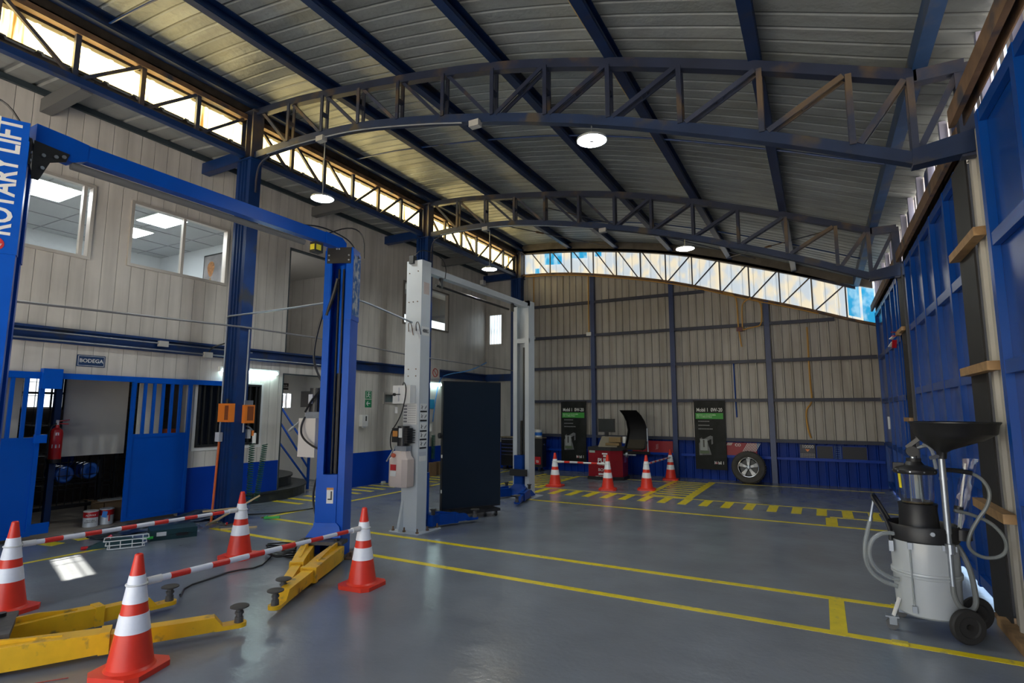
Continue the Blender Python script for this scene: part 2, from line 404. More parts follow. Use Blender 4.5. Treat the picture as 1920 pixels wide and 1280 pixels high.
# ------------------------------------------------------------------ rooms behind the left wall
lamp_off = lit_mat('office_panel_light', (.93, .97, 1), 7.)
off_w = mat('office_wall', (.66, .68, .70), .6); off_c = mat('office_ceiling', (.42, .43, .44), .7)
office = MB().box((-12.6, 1.5, 2.7), (-12.5, 6.9, 5.1)).box((-12.5, 6.68, 2.7), (-9.3, 6.78, 5.1)).box((-12.5, 1.4, 2.7), (-9.3, 1.5, 5.1))
struct('wall_office', office, off_w)
struct('floor_office', MB().box((-12.6, 1.4, 2.62), (-9.3, 6.9, 2.75)), grey_int)
c_off = struct('ceiling_office', MB().box((-12.6, 1.4, 5.0), (-9.3, 6.9, 5.1)), off_c)
g = MB()
for k in range(6): g.box((-12.5, 1.7+k*.9, 4.992), (-9.3, 1.715+k*.9, 5))
for k in range(4): g.box((-12.2+k*.8, 1.5, 4.992), (-12.185+k*.8, 6.68, 5))
struct('ceiling_grid', g, mat('grid_grey', (.30, .30, .31), .6), c_off)
for i, (x0, y0, x1, y1, lab) in enumerate([(-10.22, 5.02, -9.55, 5.5, 'bright square ceiling light panel seen through the right pane of the wide office window'),
                        (-11.33, 5.1, -10.72, 5.56, 'bright ceiling light panel lower at the left edge of the wide office window'),
                        (-10.4, 3.3, -9.62, 3.95, 'bright ceiling light panel seen through the office window beside the blue lift post')]):
    t = empty('ceiling_light', ((x0+x1)/2, (y0+y1)/2, 4.97), lab, 'light', 'office ceiling lights')
    build('light_frame', MB().box((x0-.02, y0-.02, 4.975), (x1+.02, y1+.02, 4.995)), white, t)
    build('diffuser', MB().box((x0, y0, 4.968), (x1, y1, 4.974)), lamp_off, t)
# generic balloon picture on the office end wall
t = empty('wall_picture', (-10.4, 6.66, 3.95), 'framed picture of a hot air balloon against a dusky sky on the office end wall', 'picture')
build('picture_frame', MB().box((-10.84, 6.64, 3.95), (-9.95, 6.675, 4.82)), black, t)
build('print', MB().box((-10.81, 6.636, 3.98), (-9.98, 6.64, 4.79)), mat('dusk_print', (.24, .22, .22), .5, var=.6, vscale=2.5), t)
bl = MB().lathe([(0, -.13), (.05, -.10), (.1, .0), (.12, .07), (.1, .14), (.05, .18), (0, .19)], (0, 0, 0), n=18).move(Matrix.Translation((-10.58, 6.633, 4.48)) @ Matrix.Scale(.02, 4, (0, 1, 0)))
build('balloon', bl, mat('balloon_ochre', (.35, .15, .05), .6, var=.5, vscale=25), t)
build('basket', MB().box((-10.60, 6.628, 4.29), (-10.56, 6.636, 4.33)), wood, t)
def slider_window(n, y0, y1, z0, z1, mull, m_, proud=.03):
    f = struct('window_%d' % n, frame_yz(MB(), XL-.08, XL+proud, y0, y1, z0, z1, .045), m_)
    fm = MB()
    for y in mull: fm.box((XL-.05, y-.022, z0+.045), (XL+.015, y+.022, z1-.045))
    struct('mullion', fm, m_, f)
    ys = [y0+.045]+[y for y in mull]+[y1-.045]
    for a, b in zip(ys, ys[1:]):
        struct('pane', MB().box((XL-.035, a+.02, z0+.045), (XL-.03, b-.02, z1-.045)), pane_m, f)
    return f
slider_window(1, 2.3, 3.93, 3.86, 4.98, [3.05, 3.80], alu)
slider_window(2, 4.42, 6.06, 3.9, 4.94, [5.26], alu)
f = slider_window(3, 10.9, 12.9, 3.9, 5.03, [11.4], mat('bronze_frame', (.16, .14, .12), .5))
f = slider_window(4, 10.27, 10.93, 1.86, 2.13, [10.83], alu)
slim = mat('frosted_dark', (.17, .21, .21), .5)
struct('backing', MB().box((XL-.09, 10.27, 1.86), (XL-.08, 10.93, 2.13)), slim, f)
# upper back room behind window 3: dark wall, pale ceiling, bright low strip window
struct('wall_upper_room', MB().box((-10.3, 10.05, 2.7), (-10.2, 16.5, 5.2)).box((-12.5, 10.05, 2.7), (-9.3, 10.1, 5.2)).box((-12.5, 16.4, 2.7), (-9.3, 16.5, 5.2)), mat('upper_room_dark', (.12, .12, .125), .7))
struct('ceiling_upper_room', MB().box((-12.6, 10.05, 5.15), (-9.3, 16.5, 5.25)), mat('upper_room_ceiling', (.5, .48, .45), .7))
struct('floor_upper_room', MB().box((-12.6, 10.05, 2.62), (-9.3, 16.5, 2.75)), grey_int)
struct('window_5', MB().box((-10.2, 12.0, 4.02), (-10.19, 14.4, 4.42)), lit_mat('bright_strip', (.9, .97, 1), .5))
for x_, y_, z_, lab in ((-10.0, 7.9, 2.60, 'added ceiling light, out of sight, brightening the stairwell above the dark stairs'),):  # fixture added out of sight to brighten the stairwell
    t = empty('ceiling_light', (x_, y_, z_), lab, 'light')
    build('light_frame', MB().box((x_-.32, y_-.32, z_-.03), (x_+.32, y_+.32, z_)), white, t)
    build('diffuser', MB().box((x_-.3, y_-.3, z_-.036), (x_+.3, y_+.3, z_-.031)), MATS.get('added_room_light') or lit_mat('added_room_light', (1, .95, .88), 2.6), t)
for x_, y_, z_, lab in ((-10.3, 6.95, 4.3, 'added lamp lighting the landing room, out of sight beside the upper doorway'), (-9.75, 10.1, 4.6, 'added unseen lamp lighting the upper room behind the white lift')):  # unseen lamps added to brighten the landing and the upper room
    t = empty('added_lamp', (x_, y_, z_), lab, 'lamp')
    build('lamp_frame', MB().box((x_-.37, y_, z_-.32), (x_+.37, y_+.03, z_+.32)), white, t)
    build('diffuser', MB().box((x_-.34, y_+.031, z_-.29), (x_+.34, y_+.037, z_+.29)), MATS['added_room_light'], t)
# stairwell, with a landing room above
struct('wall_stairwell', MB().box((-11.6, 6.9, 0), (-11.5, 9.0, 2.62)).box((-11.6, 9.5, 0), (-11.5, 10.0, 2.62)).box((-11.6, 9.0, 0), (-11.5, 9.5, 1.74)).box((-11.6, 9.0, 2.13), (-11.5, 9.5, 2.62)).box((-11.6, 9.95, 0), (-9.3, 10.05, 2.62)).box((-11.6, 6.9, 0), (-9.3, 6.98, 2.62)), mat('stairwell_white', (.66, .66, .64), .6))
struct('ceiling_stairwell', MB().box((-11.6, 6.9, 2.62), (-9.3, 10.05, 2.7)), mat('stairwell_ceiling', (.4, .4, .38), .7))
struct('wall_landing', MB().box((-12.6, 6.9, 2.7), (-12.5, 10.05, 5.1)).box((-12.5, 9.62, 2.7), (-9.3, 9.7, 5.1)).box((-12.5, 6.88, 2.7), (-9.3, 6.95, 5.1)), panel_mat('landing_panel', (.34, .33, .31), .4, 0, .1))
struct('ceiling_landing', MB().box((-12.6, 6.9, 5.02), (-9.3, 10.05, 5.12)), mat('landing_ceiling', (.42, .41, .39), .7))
wn5 = struct('window_6', frame_yz(MB(), -11.55, -11.47, 9.0, 9.5, 1.74, 2.13, .025), white)
struct('pane', MB().box((-11.56, 9.02, 1.76), (-11.55, 9.48, 2.11)), lit_mat('day_pane', (.85, .92, 1), 2.), wn5)
struct('mullion', MB().box((-11.55, 9.335, 1.76), (-11.47, 9.36, 2.11)), white, wn5)
t = empty('poster', (-11.53, 9.17, 1.78), 'pale poster with orange and blue stripes in the small stairwell window', 'poster')
build('sheet', MB().box((-11.545, 9.04, 1.78), (-11.54, 9.32, 2.09)), mat('poster_white', (.7, .72, .74), .6, emit=(.8, .85, .9), estr=.1), t)  # poster sheet is given a faint glow of its own
sm = MB()
for k in range(4): sm.prism([(0, 0), (.035, 0), (.06, .12), (.025, .12)], (-11.538, 9.06+k*.062, 1.80), Uy, Uz, .002)
build('stripe', sm, mat('poster_orange', (.75, .25, .08), .6), t)
build('stripe', MB().box((-11.5385, 9.05, 1.93), (-11.536, 9.30, 1.955)), mat('poster_blue', (.05, .25, .6), .6), t)
t = empty('door_sign', (-11.48, 9.33, 2.3), 'small black sign with white lettering above the stairwell window', 'sign')
build('plate', MB().box((-11.5, 9.13, 2.2), (-11.49, 9.4, 2.36)), black, t)
build('lettering', text_mb('SALA DE\nREUNIONES', .05, (-11.486, 9.265, 2.28), Uy, Uz), white, t)
# staircase
t = empty('staircase', (-10.5, 8.0, 0), 'dark curved winder staircase with blue tube handrail inside the lower doorway', 'staircase')
tread = mat('stair_dark', (.02, .026, .03), .5, var=.2)
for k in range(6):
    r = 1.62-.28*k; z = .19*k; mb = MB()
    mb.lathe([(.05, z), (r, z), (r, z+.15), (r+.03, z+.155), (r+.03, z+.19), (.05, z+.19)], (-10.75, 7.25, 0), n=18, a0=-.45, a1=1.9)
    mb.box((-10.8, 7.24, z), (-10.74, 7.26, z+.18))
    build('step', mb, tread, t)
for p, q in [((-10.55, 8.42, 1.82), (-9.75, 8.6, .82)), ((-10.55, 8.42, 1.48), (-9.75, 8.6, .46)), ((-10.6, 8.40, 1.1), (-9.75, 8.6, .18))]:
    build('handrail', MB().cyl(p, q, .022, n=10), lift_navy, t)
build('newel_post', MB().cyl((-9.75, 8.6, .02), (-9.75, 8.6, .95), .032, n=12), lift_navy, t)
# storeroom
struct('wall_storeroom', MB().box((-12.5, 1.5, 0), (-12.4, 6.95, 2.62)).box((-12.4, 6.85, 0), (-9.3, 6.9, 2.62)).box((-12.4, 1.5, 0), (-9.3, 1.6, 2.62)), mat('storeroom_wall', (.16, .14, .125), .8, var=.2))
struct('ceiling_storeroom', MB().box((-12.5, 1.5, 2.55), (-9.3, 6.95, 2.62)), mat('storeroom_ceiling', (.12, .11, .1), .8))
wn7 = struct('window_7', MB().box((-12.395, 4.5, 1.75), (-12.385, 5.5, 2.3)), lit_mat('store_pane', (.85, .93, 1), .6))
bars = MB()
for k in range(6): bars.box((-12.36, 4.5+k*.19, 1.7), (-12.34, 4.53+k*.19, 2.35))
bars.box((-12.36, 4.45, 1.98), (-12.335, 5.55, 2.02)); struct('window_bars', bars, black, wn7)
# lower back room behind nothing visible: close it
# ------------------------------------------------------------------ back wall
def corr(mb, x0, x1, y, zb, zt, pitch=.2, d=.03, mir=1):
    """trapezoid sheet, ribs upright, seen from -y; zb, zt functions of x"""
    pts = []; x = x0; prof = [(0, 0), (.72, 0), (.80, 1), (.92, 1)]
    while x < x1:
        for f_, h in prof:
            if x+f_*pitch <= x1: pts.append((x+f_*pitch, h))
        x += pitch
    pts.append((x1, 0))
    vs = [Vector((a, y-h*d*mir, zb(a))) for a, h in pts]+[Vector((a, y-h*d*mir, zt(a))) for a, h in pts]
    n = len(pts); return mb.add(vs, [(i, i+1, n+i+1, n+i) for i in range(n-1)])
GB = [(-7.83, 5.87), (-6.7, 5.81), (-5.6, 5.66), (-3.31, 5.2), (-1.465, 4.57), (-.28, 4.21), (.8, 3.81), (1.3, 3.66)]
GT = [(-7.83, 6.54), (-5.76, 6.37), (-3.29, 5.96), (-1.43, 5.36), (-.24, 4.97), (1.3, 4.5)]
GBs, GTs = smooth_tab(GB), smooth_tab(GT)
gb = lambda x: lerp_tab(GBs, x); gt = lambda x: lerp_tab(GTs, x)
sheet_m = streak_mat('beige_sheet', (.35, .33, .30), .45, .55, (7, 7, .55))
blue_sheet = streak_mat('blue_sheet', (.001, .03, .25), .45, .3, (6, 6, .8), (.004, .012, .06))
blue_sheet.node_tree.nodes['Principled BSDF'].inputs['Specular IOR Level'].default_value = .15
wall_back = struct('wall_back', corr(MB(), -7.9, 1.35, 15.0, lambda x: 1.0, lambda x: gb(x)), sheet_m)
struct('lower_sheet', corr(MB(), -7.9, 1.35, 14.995, lambda x: 0, lambda x: 1.02), blue_sheet, wall_back)
wc = MB()
for a, b, s in wall_cells([(-9.07, -8.6, 3.76, 4.72)], -9.2, -7.83, 0, 6.3):
    for z0, z1 in s: wc.box((a, 14.98, z0), (b, 15.05, z1))
struct('wall_corner', wc, wb_m, wall_back)
struct('wainscot', MB().box((-9.2, 14.974, 0), (-7.83, 14.98, .75)), blue_dk, wall_back)
struct('floor_edge_beam', MB().box((-9.2, 14.9, 2.61), (-7.83, 14.98, 2.825)), navy, wall_back)
# slit window in the corner
f = struct('window_8', MB().box((-9.1, 14.95, 3.73), (-9.05, 15.02, 4.75)).box((-8.62, 14.95, 3.73), (-8.57, 15.02, 4.75)).box((-9.05, 14.95, 4.7), (-8.62, 15.02, 4.75)).box((-9.05, 14.95, 3.73), (-8.62, 15.02, 3.78)), alu)
struct('pane', MB().box((-9.05, 15.0, 3.78), (-8.62, 15.01, 4.7)), lit_mat('slit_pane', (.80, .92, 1), .42, ((.35, .43, .46), (5, 5, 2), .5, .75)), f)
b_ = MB()
for k in range(4): b_.box((-9.0+k*.1, 14.985, 3.78), (-8.99+k*.1, 14.995, 4.7))
struct('window_bars', b_, mat('bar_grey', (.4, .42, .44), .5), f)
# gable clerestory of translucent sheets
gable_lit = lit_mat('gable_sheet_light', (.60, .68, .75), .22, ((.95, .82, .58), (4, 4, 2.4), .44, .58))  # cream noise paints sunlit patches into the cooler glow of the sheets
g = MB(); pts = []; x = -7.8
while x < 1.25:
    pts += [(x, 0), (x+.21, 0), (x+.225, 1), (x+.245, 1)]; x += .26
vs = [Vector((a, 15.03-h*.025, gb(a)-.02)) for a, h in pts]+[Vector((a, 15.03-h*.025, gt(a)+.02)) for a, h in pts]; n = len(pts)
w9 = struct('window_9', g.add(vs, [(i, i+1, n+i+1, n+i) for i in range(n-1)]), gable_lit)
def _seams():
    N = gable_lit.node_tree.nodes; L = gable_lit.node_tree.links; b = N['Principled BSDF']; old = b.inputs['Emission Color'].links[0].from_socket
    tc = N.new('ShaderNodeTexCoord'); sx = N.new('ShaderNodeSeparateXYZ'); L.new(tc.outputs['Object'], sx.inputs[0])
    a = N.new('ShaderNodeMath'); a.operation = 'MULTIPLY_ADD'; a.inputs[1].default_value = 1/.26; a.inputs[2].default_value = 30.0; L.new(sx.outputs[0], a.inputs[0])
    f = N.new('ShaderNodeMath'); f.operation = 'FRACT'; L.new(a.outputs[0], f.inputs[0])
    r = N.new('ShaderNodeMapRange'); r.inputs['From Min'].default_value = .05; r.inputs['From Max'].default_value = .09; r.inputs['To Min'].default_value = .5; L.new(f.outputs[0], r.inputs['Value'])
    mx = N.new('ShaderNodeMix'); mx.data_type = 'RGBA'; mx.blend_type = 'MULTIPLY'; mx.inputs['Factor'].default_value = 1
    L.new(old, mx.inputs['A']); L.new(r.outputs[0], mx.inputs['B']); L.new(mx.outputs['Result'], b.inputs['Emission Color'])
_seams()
film = lit_mat('blue_film', (.02, .33, .62), .26, ((.35, .62, .8), (5, 5, 3), .45, .6))
for a, b, z0, z1 in ((-7.12, -6.55, .45, 1.), (-6.25, -5.75, .72, 1.), (-7.45, -7.3, .05, .3), (.72, .95, .1, 1.), (1.0, 1.24, 0., .98), (-5.5, -5.3, .8, 1.)):
    q = lambda x, t: gb(x)+(gt(x)-gb(x))*t
    struct('film', MB().add([(a, 14.99, q(a, z0)), (b, 14.99, q(b, z0)), (b, 14.99, q(b, z1)), (a, 14.99, q(a, z1))], [(0, 1, 2, 3)]), film, w9)
struct('corner_filler', MB().box((-8.35, 14.98, 5.8), (-7.82, 15.06, 6.9)), mat('fascia_brown', (.10, .085, .07), .7, var=.3, vscale=4), wall_back)
# ------------------------------------------------------------------ roof
TOP = smooth_tab([(-8.4, 6.66), (-8.03, 6.63), (-7.0, 6.58), (-6.4, 6.51), (-4.84, 6.30), (-3.29, 6.01), (-1.9, 5.61), (-.43, 5.10), (.44, 4.76), (.9, 4.58), (1.6, 4.36)], 1)
BOT = smooth_tab([(-8.0, 5.87), (-7.1, 5.89), (-6.33, 5.86), (-5.58, 5.80), (-4.84, 5.67), (-4.07, 5.51), (-3.33, 5.33), (-2.62, 5.14), (-1.84, 4.90), (-1.08, 4.63), (-.33, 4.35), (.39, 4.05), (.83, 3.86)], 1)
top = lambda x: lerp_tab(TOP, x); bot = lambda x: lerp_tab(BOT, x)
roof_m = streak_mat('roof_foil', (.28, .305, .31), .42, .5, (.8, 5, 5), (.10, .095, .085), .25)
def _roofbump():
    N = roof_m.node_tree.nodes; L = roof_m.node_tree.links
    tc = N.new('ShaderNodeTexCoord'); n = N.new('ShaderNodeTexNoise'); n.inputs['Scale'].default_value = 14; n.inputs['Detail'].default_value = 5
    L.new(tc.outputs['Object'], n.inputs['Vector']); bp = N.new('ShaderNodeBump'); bp.inputs['Strength'].default_value = .5; bp.inputs['Distance'].default_value = .02
    L.new(n.outputs['Fac'], bp.inputs['Height']); L.new(bp.outputs[0], N['Principled BSDF'].inputs['Normal'])
_roofbump()
def _joints(m, pitch, wid):
    N = m.node_tree.nodes; L = m.node_tree.links; b = N['Principled BSDF']; old = b.inputs['Base Color'].links[0].from_socket
    tc = N.new('ShaderNodeTexCoord'); sx = N.new('ShaderNodeSeparateXYZ'); L.new(tc.outputs['Object'], sx.inputs[0])
    d = N.new('ShaderNodeMath'); d.operation = 'DIVIDE'; d.inputs[1].default_value = pitch; L.new(sx.outputs[1], d.inputs[0])
    f = N.new('ShaderNodeMath'); f.operation = 'FRACT'; L.new(d.outputs[0], f.inputs[0])
    r = N.new('ShaderNodeMapRange'); r.inputs['From Min'].default_value = wid; r.inputs['From Max'].default_value = wid*1.6; r.inputs['To Min'].default_value = .28; L.new(f.outputs[0], r.inputs['Value'])
    fl = N.new('ShaderNodeMath'); fl.operation = 'FLOOR'; L.new(d.outputs[0], fl.inputs[0])
    wn_ = N.new('ShaderNodeTexWhiteNoise'); wn_.noise_dimensions = '1D'; L.new(fl.outputs[0], wn_.inputs['W'])
    r2 = N.new('ShaderNodeMapRange'); r2.inputs['To Min'].default_value = .8; r2.inputs['To Max'].default_value = 1.15; L.new(wn_.outputs['Value'], r2.inputs['Value'])
    mm = N.new('ShaderNodeMath'); mm.operation = 'MULTIPLY'; L.new(r.outputs[0], mm.inputs[0]); L.new(r2.outputs[0], mm.inputs[1])
    mx = N.new('ShaderNodeMix'); mx.data_type = 'RGBA'; mx.blend_type = 'MULTIPLY'; mx.inputs['Factor'].default_value = 1
    L.new(old, mx.inputs['A']); L.new(mm.outputs[0], mx.inputs['B']); L.new(mx.outputs['Result'], b.inputs['Base Color'])
_joints(roof_m, .21, .09)
xs = [-8.35+k*.25 for k in range(41)]; xs[-1] = 1.40
def roof_piece(y0, y1, xa, xb):
    mb = MB(); yp = []; y = y0
    while y < y1-.01:
        yp += [(y, 0), (min(y+.012, y1), .010), (min(y+.026, y1), .010), (min(y+.038, y1), 0)]; y += .21
    yp.append((y1, 0)); xx = [x for x in xs if xa-1e-6 <= x <= xb+1e-6]
    vs = [Vector((x, yy, top(x)+.20+h)) for x in xx for yy, h in yp]; n = len(yp)
    return mb.add(vs, [(i*n+j, i*n+j+1, (i+1)*n+j+1, (i+1)*n+j) for i in range(len(xx)-1) for j in range(n-1)])
SKY_Y = 3.25-6.85*.52/.83; SKY_X = -7.25-6.85*.03/.83   # made-up roof opening, out of view, placed so its sunbeam lands by the storeroom
ceiling = struct('ceiling', roof_piece(.01, 15.1, -9, 2), roof_m)
rp = MB()
for a, b, s in wall_cells([(SKY_X-.52, SKY_X+.52, SKY_Y-.35, SKY_Y+.35)], -9.6, 1.62, -4.2, .02):
    for y0, y1 in s:
        steps = [a+(b-a)*i/8 for i in range(9)]
        vs = [Vector((x, y, top(x)+.2)) for x in steps for y in (y0, y1)]
        rp.add(vs, [(2*i, 2*i+1, 2*i+3, 2*i+2) for i in range(8)])
struct('roof_front_sheet', rp, roof_m, ceiling)
fx = MB(); yq = lambda x, e: SKY_Y-.26*(x-SKY_X)+e
for lo in (0, 1):                                  # added cover sheets narrow the opening to slant the sun patch
    rings = []
    for k in range(7):
        x = SKY_X-.52+1.04*k/6
        y0, y1 = (SKY_Y-.36, yq(x, -.125)) if lo else (yq(x, .125), SKY_Y+.36)
        rings.append([Vector((x, y0, top(x)+.195)), Vector((x, y1, top(x)+.195)), Vector((x, y1, top(x)+.205)), Vector((x, y0, top(x)+.205))])
    fx.loft(rings)
struct('sun_patch_cover', fx, roof_m, ceiling)
rb = MB()
for e in (-.045, .03, .06): rb.bar((SKY_X-.55, yq(SKY_X-.55, e), top(SKY_X-.55)+.22), (SKY_X+.55, yq(SKY_X+.55, e), top(SKY_X+.55)+.22), .014, .014)
rb.box((SKY_X-.20, SKY_Y-.36, top(SKY_X)+.19), (SKY_X-.18, SKY_Y+.36, top(SKY_X)+.23))
struct('sun_patch_bars', rb, steel, ceiling)  # unseen bars added to stripe the sun patch on the floor
# lower side roof over the offices (its underside is the eave)
eave = MB(); yp = []; y = -4.
while y < 15.2:
    yp += [(y, 0), (y+.20, 0), (y+.215, .03), (y+.27, .03), (y+.285, 0)]; y += .36
vs = [Vector((x, yy, z+h)) for x, z in ((-13, 6.32), (-9.2, 6.11), (-8.06, 6.0)) for yy, h in yp]; n = len(yp)
eave.add(vs, [(i*n+j, i*n+j+1, (i+1)*n+j+1, (i+1)*n+j) for i in range(2) for j in range(n-1)])
struct('ceiling_eave', eave, streak_mat('eave_sheet', (.30, .31, .30), .5, .35, (4, 2, 4)))
# outer closing walls of the office block
struct('wall_outer', MB().box((-13, -4, 0), (-12.9, 16.6, 6.4)).box((-13, 16.5, 0), (-9.2, 16.6, 6.4)).box((-13, -4.1, 0), (-9.2, -4, 6.4)), grey_int)
# ------------------------------------------------------------------ left clerestory panes
clere = lit_mat('yellowed_sheet_light', (1.0, .78, .32), 2.4, ((.07, .03, .004), (3, 5.5, .35), .53, .66))
BAYS = [(.9, 5.34), (5.76, 10.0), (10.44, 14.75)]
for i, (a, b) in enumerate([(-4, 5.55), (5.55, 10.22), (10.22, 15.0)]):
    f = struct('window_%d' % (10+i), MB().box((-8.2, a, 5.98), (-8.12, b, 6.05)).box((-8.2, a, 6.42), (-8.1, b, 6.62)), rust_dk)
    mb = MB(); yy = a; pts = []
    while yy < b-.02:
        pts += [(yy, 0), (min(yy+.2, b), 0), (min(yy+.22, b), 1), (min(yy+.25, b), 1)]; yy += .27
    vs = [Vector((-8.19+h*.02, q, z)) for z in (6.03, 6.44) for q, h in pts]; n = len(pts)
    struct('pane', mb.add(vs, [(j, j+1, n+j+1, n+j) for j in range(n-1)]), clere, f)
    struct('flashing', MB().box((-8.2, a, 6.60), (-8.1, b, 6.88)), rust_dk, f)
# ------------------------------------------------------------------ roof trusses
XV = [-7.75, -7.05, -6.3, -5.56, -4.83, -4.07, -3.32, -2.6, -1.84, -1.08, -.33, .39, .83]
def web(p, q, w, gap, m_, name, par, twin=True):
    """one web member: two angles side by side with batten plates, or one bar"""
    mb = MB(); d = Vector((0, gap/2, 0))
    if twin:
        mb.bar(Vector(p)-d, Vector(q)-d, .05, .022, (0, 1, 0)); mb.bar(Vector(p)+d, Vector(q)+d, .05, .022, (0, 1, 0))
        c = (Vector(p)+Vector(q))/2; e = (Vector(q)-Vector(p)).normalized()*.03
        mb.bar(c-e, c+e, .035, gap, (0, 1, 0))
    else: mb.bar(p, q, w, w, (0, 1, 0))
    return build(name, mb, m_, par)
def roof_truss(y, label, first=-7.9, last=1.18, thin=False):
    t = empty('roof_truss', (-3.4, y, 5.0), label, 'truss', 'roof trusses')
    cw = .10 if not thin else .06; h = .11 if not thin else .07
    xs_ = [first+(last-first)*i/36 for i in range(37)]
    kx = [x for x in xs_ if x < .83]+[.83]
    def chord(fn, off, xx, nm, mm):
        rings = []
        for x in xx:
            z = fn(x)+off; rings.append([Vector((x, y-cw/2, z-h)), Vector((x, y+cw/2, z-h)), Vector((x, y+cw/2, z)), Vector((x, y-cw/2, z))])
        return build(nm, MB().loft(rings), mm, t)
    chord(top, 0, [x for x in xs_ if x < .88]+[.88], 'top_chord', truss_navy)
    if not thin: chord(bot, 0, kx, 'bottom_chord', mat('chord_navy', (.005, .02, .068), .45, var=.25, vscale=3, col2=(.06, .05, .04), mix=.2, mscale=2.5))
    if not thin:
        build('end_chord', MB().bar((.86, y, top(.88)-.06), (1.2, y, 4.53), cw, h).bar((1.18, y, 3.75), (1.18, y, 4.55), cw, .09, (0, 1, 0)), navy_dusty, t)
        mb = MB().loft([[Vector((.80, y-.07, 3.74)), Vector((.80, y+.07, 3.74)), Vector((.80, y+.07, 3.88)), Vector((.80, y-.07, 3.88))],
                        [Vector((1.26, y-.07, 3.78)), Vector((1.26, y+.07, 3.78)), Vector((1.26, y+.07, 3.97)), Vector((1.26, y-.07, 3.97))]])
        build('end_bracket', mb, MATS['chord_navy'], t)
    XS = XV if not thin else [-7.6+.69*i for i in range(13)]
    for i, x in enumerate(XS):
        mm = navy_dusty if (x > -.9 or x < -5.2) else truss_navy
        lowf = bot if not thin else gb
        p = (x, y, lowf(x)-.02); q = (x, y, top(x)-h+.02)
        if i > 0 and i < len(XS): web(p, q, .045 if not thin else .03, .11, mm, 'vertical', t, not thin)
        if i+1 < len(XS):
            x2 = XS[i+1]; mid = (x+x2)/2
            a, b = ((x+.04, y, top(x)-h+.02), (x2-.05, y, lowf(x2)-.02)) if mid < -3.2 else ((x+.05, y, lowf(x)-.02), (x2-.04, y, top(x2)-h+.02))
            web(a, b, .045 if not thin else .03, .09, navy_dusty if (mid > -.9 or mid < -5) else truss_navy, 'diagonal', t, (not thin) and mid > -3.4)
    if not thin:
        web((.87, y, 3.9), (1.15, y, 4.47), .05, .09, navy_dusty, 'diagonal', t, False)
        kn = MB().tube([(-7.81, y, 5.2), (-7.81, y, 5.50), (-7.74, y, 5.68), (-7.5, y, 5.755)], .016, 8, 2)
        build('conduit_bend', kn, navy_dusty, t)
        cd = MB().tube([(x, y-.06, bot(x)-.125) for x in [-7.5+.25*k for k in range(16)]], .011, 6)
        build('conduit', cd, steel, t)
        for x in (-6.27, -3.55): build('junction_box', MB().box((x-.07, y-.11, bot(x)-.19), (x+.07, y-.02, bot(x)-.11)), mat('junction_grey', (.38, .38, .37), .5), t)
    return t
roof_truss(5.55, 'nearest curved navy roof truss spanning from the first left column to the blue gates')
roof_truss(10.22, 'second curved navy roof truss, midway down the hall in front of the gable windows')
roof_truss(14.93, 'thin navy lattice truss across the bright translucent gable windows', -7.85, 1.15, True)
# ------------------------------------------------------------------ purlins, ties
PX = [(-7.86, 'navy roof purlin just inside the yellow glowing side windows'),
      (-6.25, 'second navy roof purlin from the yellow side windows, a yellowish conduit along it'),
      (-4.82, 'third navy roof purlin from the yellow side windows'),
      (-3.3, 'navy roof purlin at the middle of the curved roof, left of the hanging lamp'),
      (-1.82, 'navy roof purlin right of the roof middle with a thin yellow conduit beneath'),
      (-.37, 'second navy roof purlin from the blue gates'),
      (.9, 'weathered blue roof purlin closest to the blue gates')]
for i, (x, lab) in enumerate(PX):
    z = top(x); mb = MB()
    mb.box((x-.05, .02, z), (x-.035, 15, z+.19)).box((x-.035, .02, z), (x+.06, 15, z+.015)).box((x-.035, .02, z+.175), (x+.06, 15, z+.19)).box((x+.055, .02, z+.015), (x+.065, 15, z+.05))
    t = empty('roof_purlin', (x, 7.5, z), lab, 'purlin', 'roof purlins')
    build('channel', mb, mat('weathered_blue', (.015, .05, .14), .5, var=.3, vscale=4, col2=(.09, .08, .075), mix=.3, mscale=2) if i == 6 else purlin_navy, t)
    if i in (1, 4):
        pts = [(x-.065, .1+.5*k, z+.05+.03*math.sin(k*2.1+i)) for k in range(30)]
        build('conduit', MB().tube(pts, .012, 6, 1), mat('yellowed_conduit', (.42, .30, .14), .55), t)
for y, lab in ((3.3, 'thin dark sag rod under the nearest stretch of roof'), (7.75, 'thin dark sag rod crossing under the roof sheets between the two big trusses'), (12.5, 'thin dark sag rod under the roof near the gable windows')):
    a = [(x, y, top(x)+.06) for x in [-7.85+.25*k for k in range(36)]]
    single('sag_rod', MB().tube(a, .014, 6), navy, lab, 'rod', 'roof sag rods', base=(-3.5, y, 5.8))
for p, q, lab in (((-6.9, 10.5, 6.15), (-5.0, 14.8, 6.35), 'pale slanting brace rod under the roof at the left end of the gable windows'),
                  ((-4.9, 10.5, 6.05), (-1.2, 14.8, 5.5), 'dark slack brace cable under the roof above the gable windows'),
                  ((-1.9, 14.8, 5.6), (.6, 10.6, 4.8), 'thin brace cable with a turnbuckle right of the far lamp')):
    t = empty('brace_rod', tuple((Vector(p)+Vector(q))/2), lab, 'rod')
    build('rod', MB().cyl(p, q, .012, n=6), navy_dusty, t)
    c = Vector(p).lerp(Vector(q), .45); e = (Vector(q)-Vector(p)).normalized()*.12
    build('turnbuckle', MB().cyl(c-e, c+e, .024, n=8), rust, t)
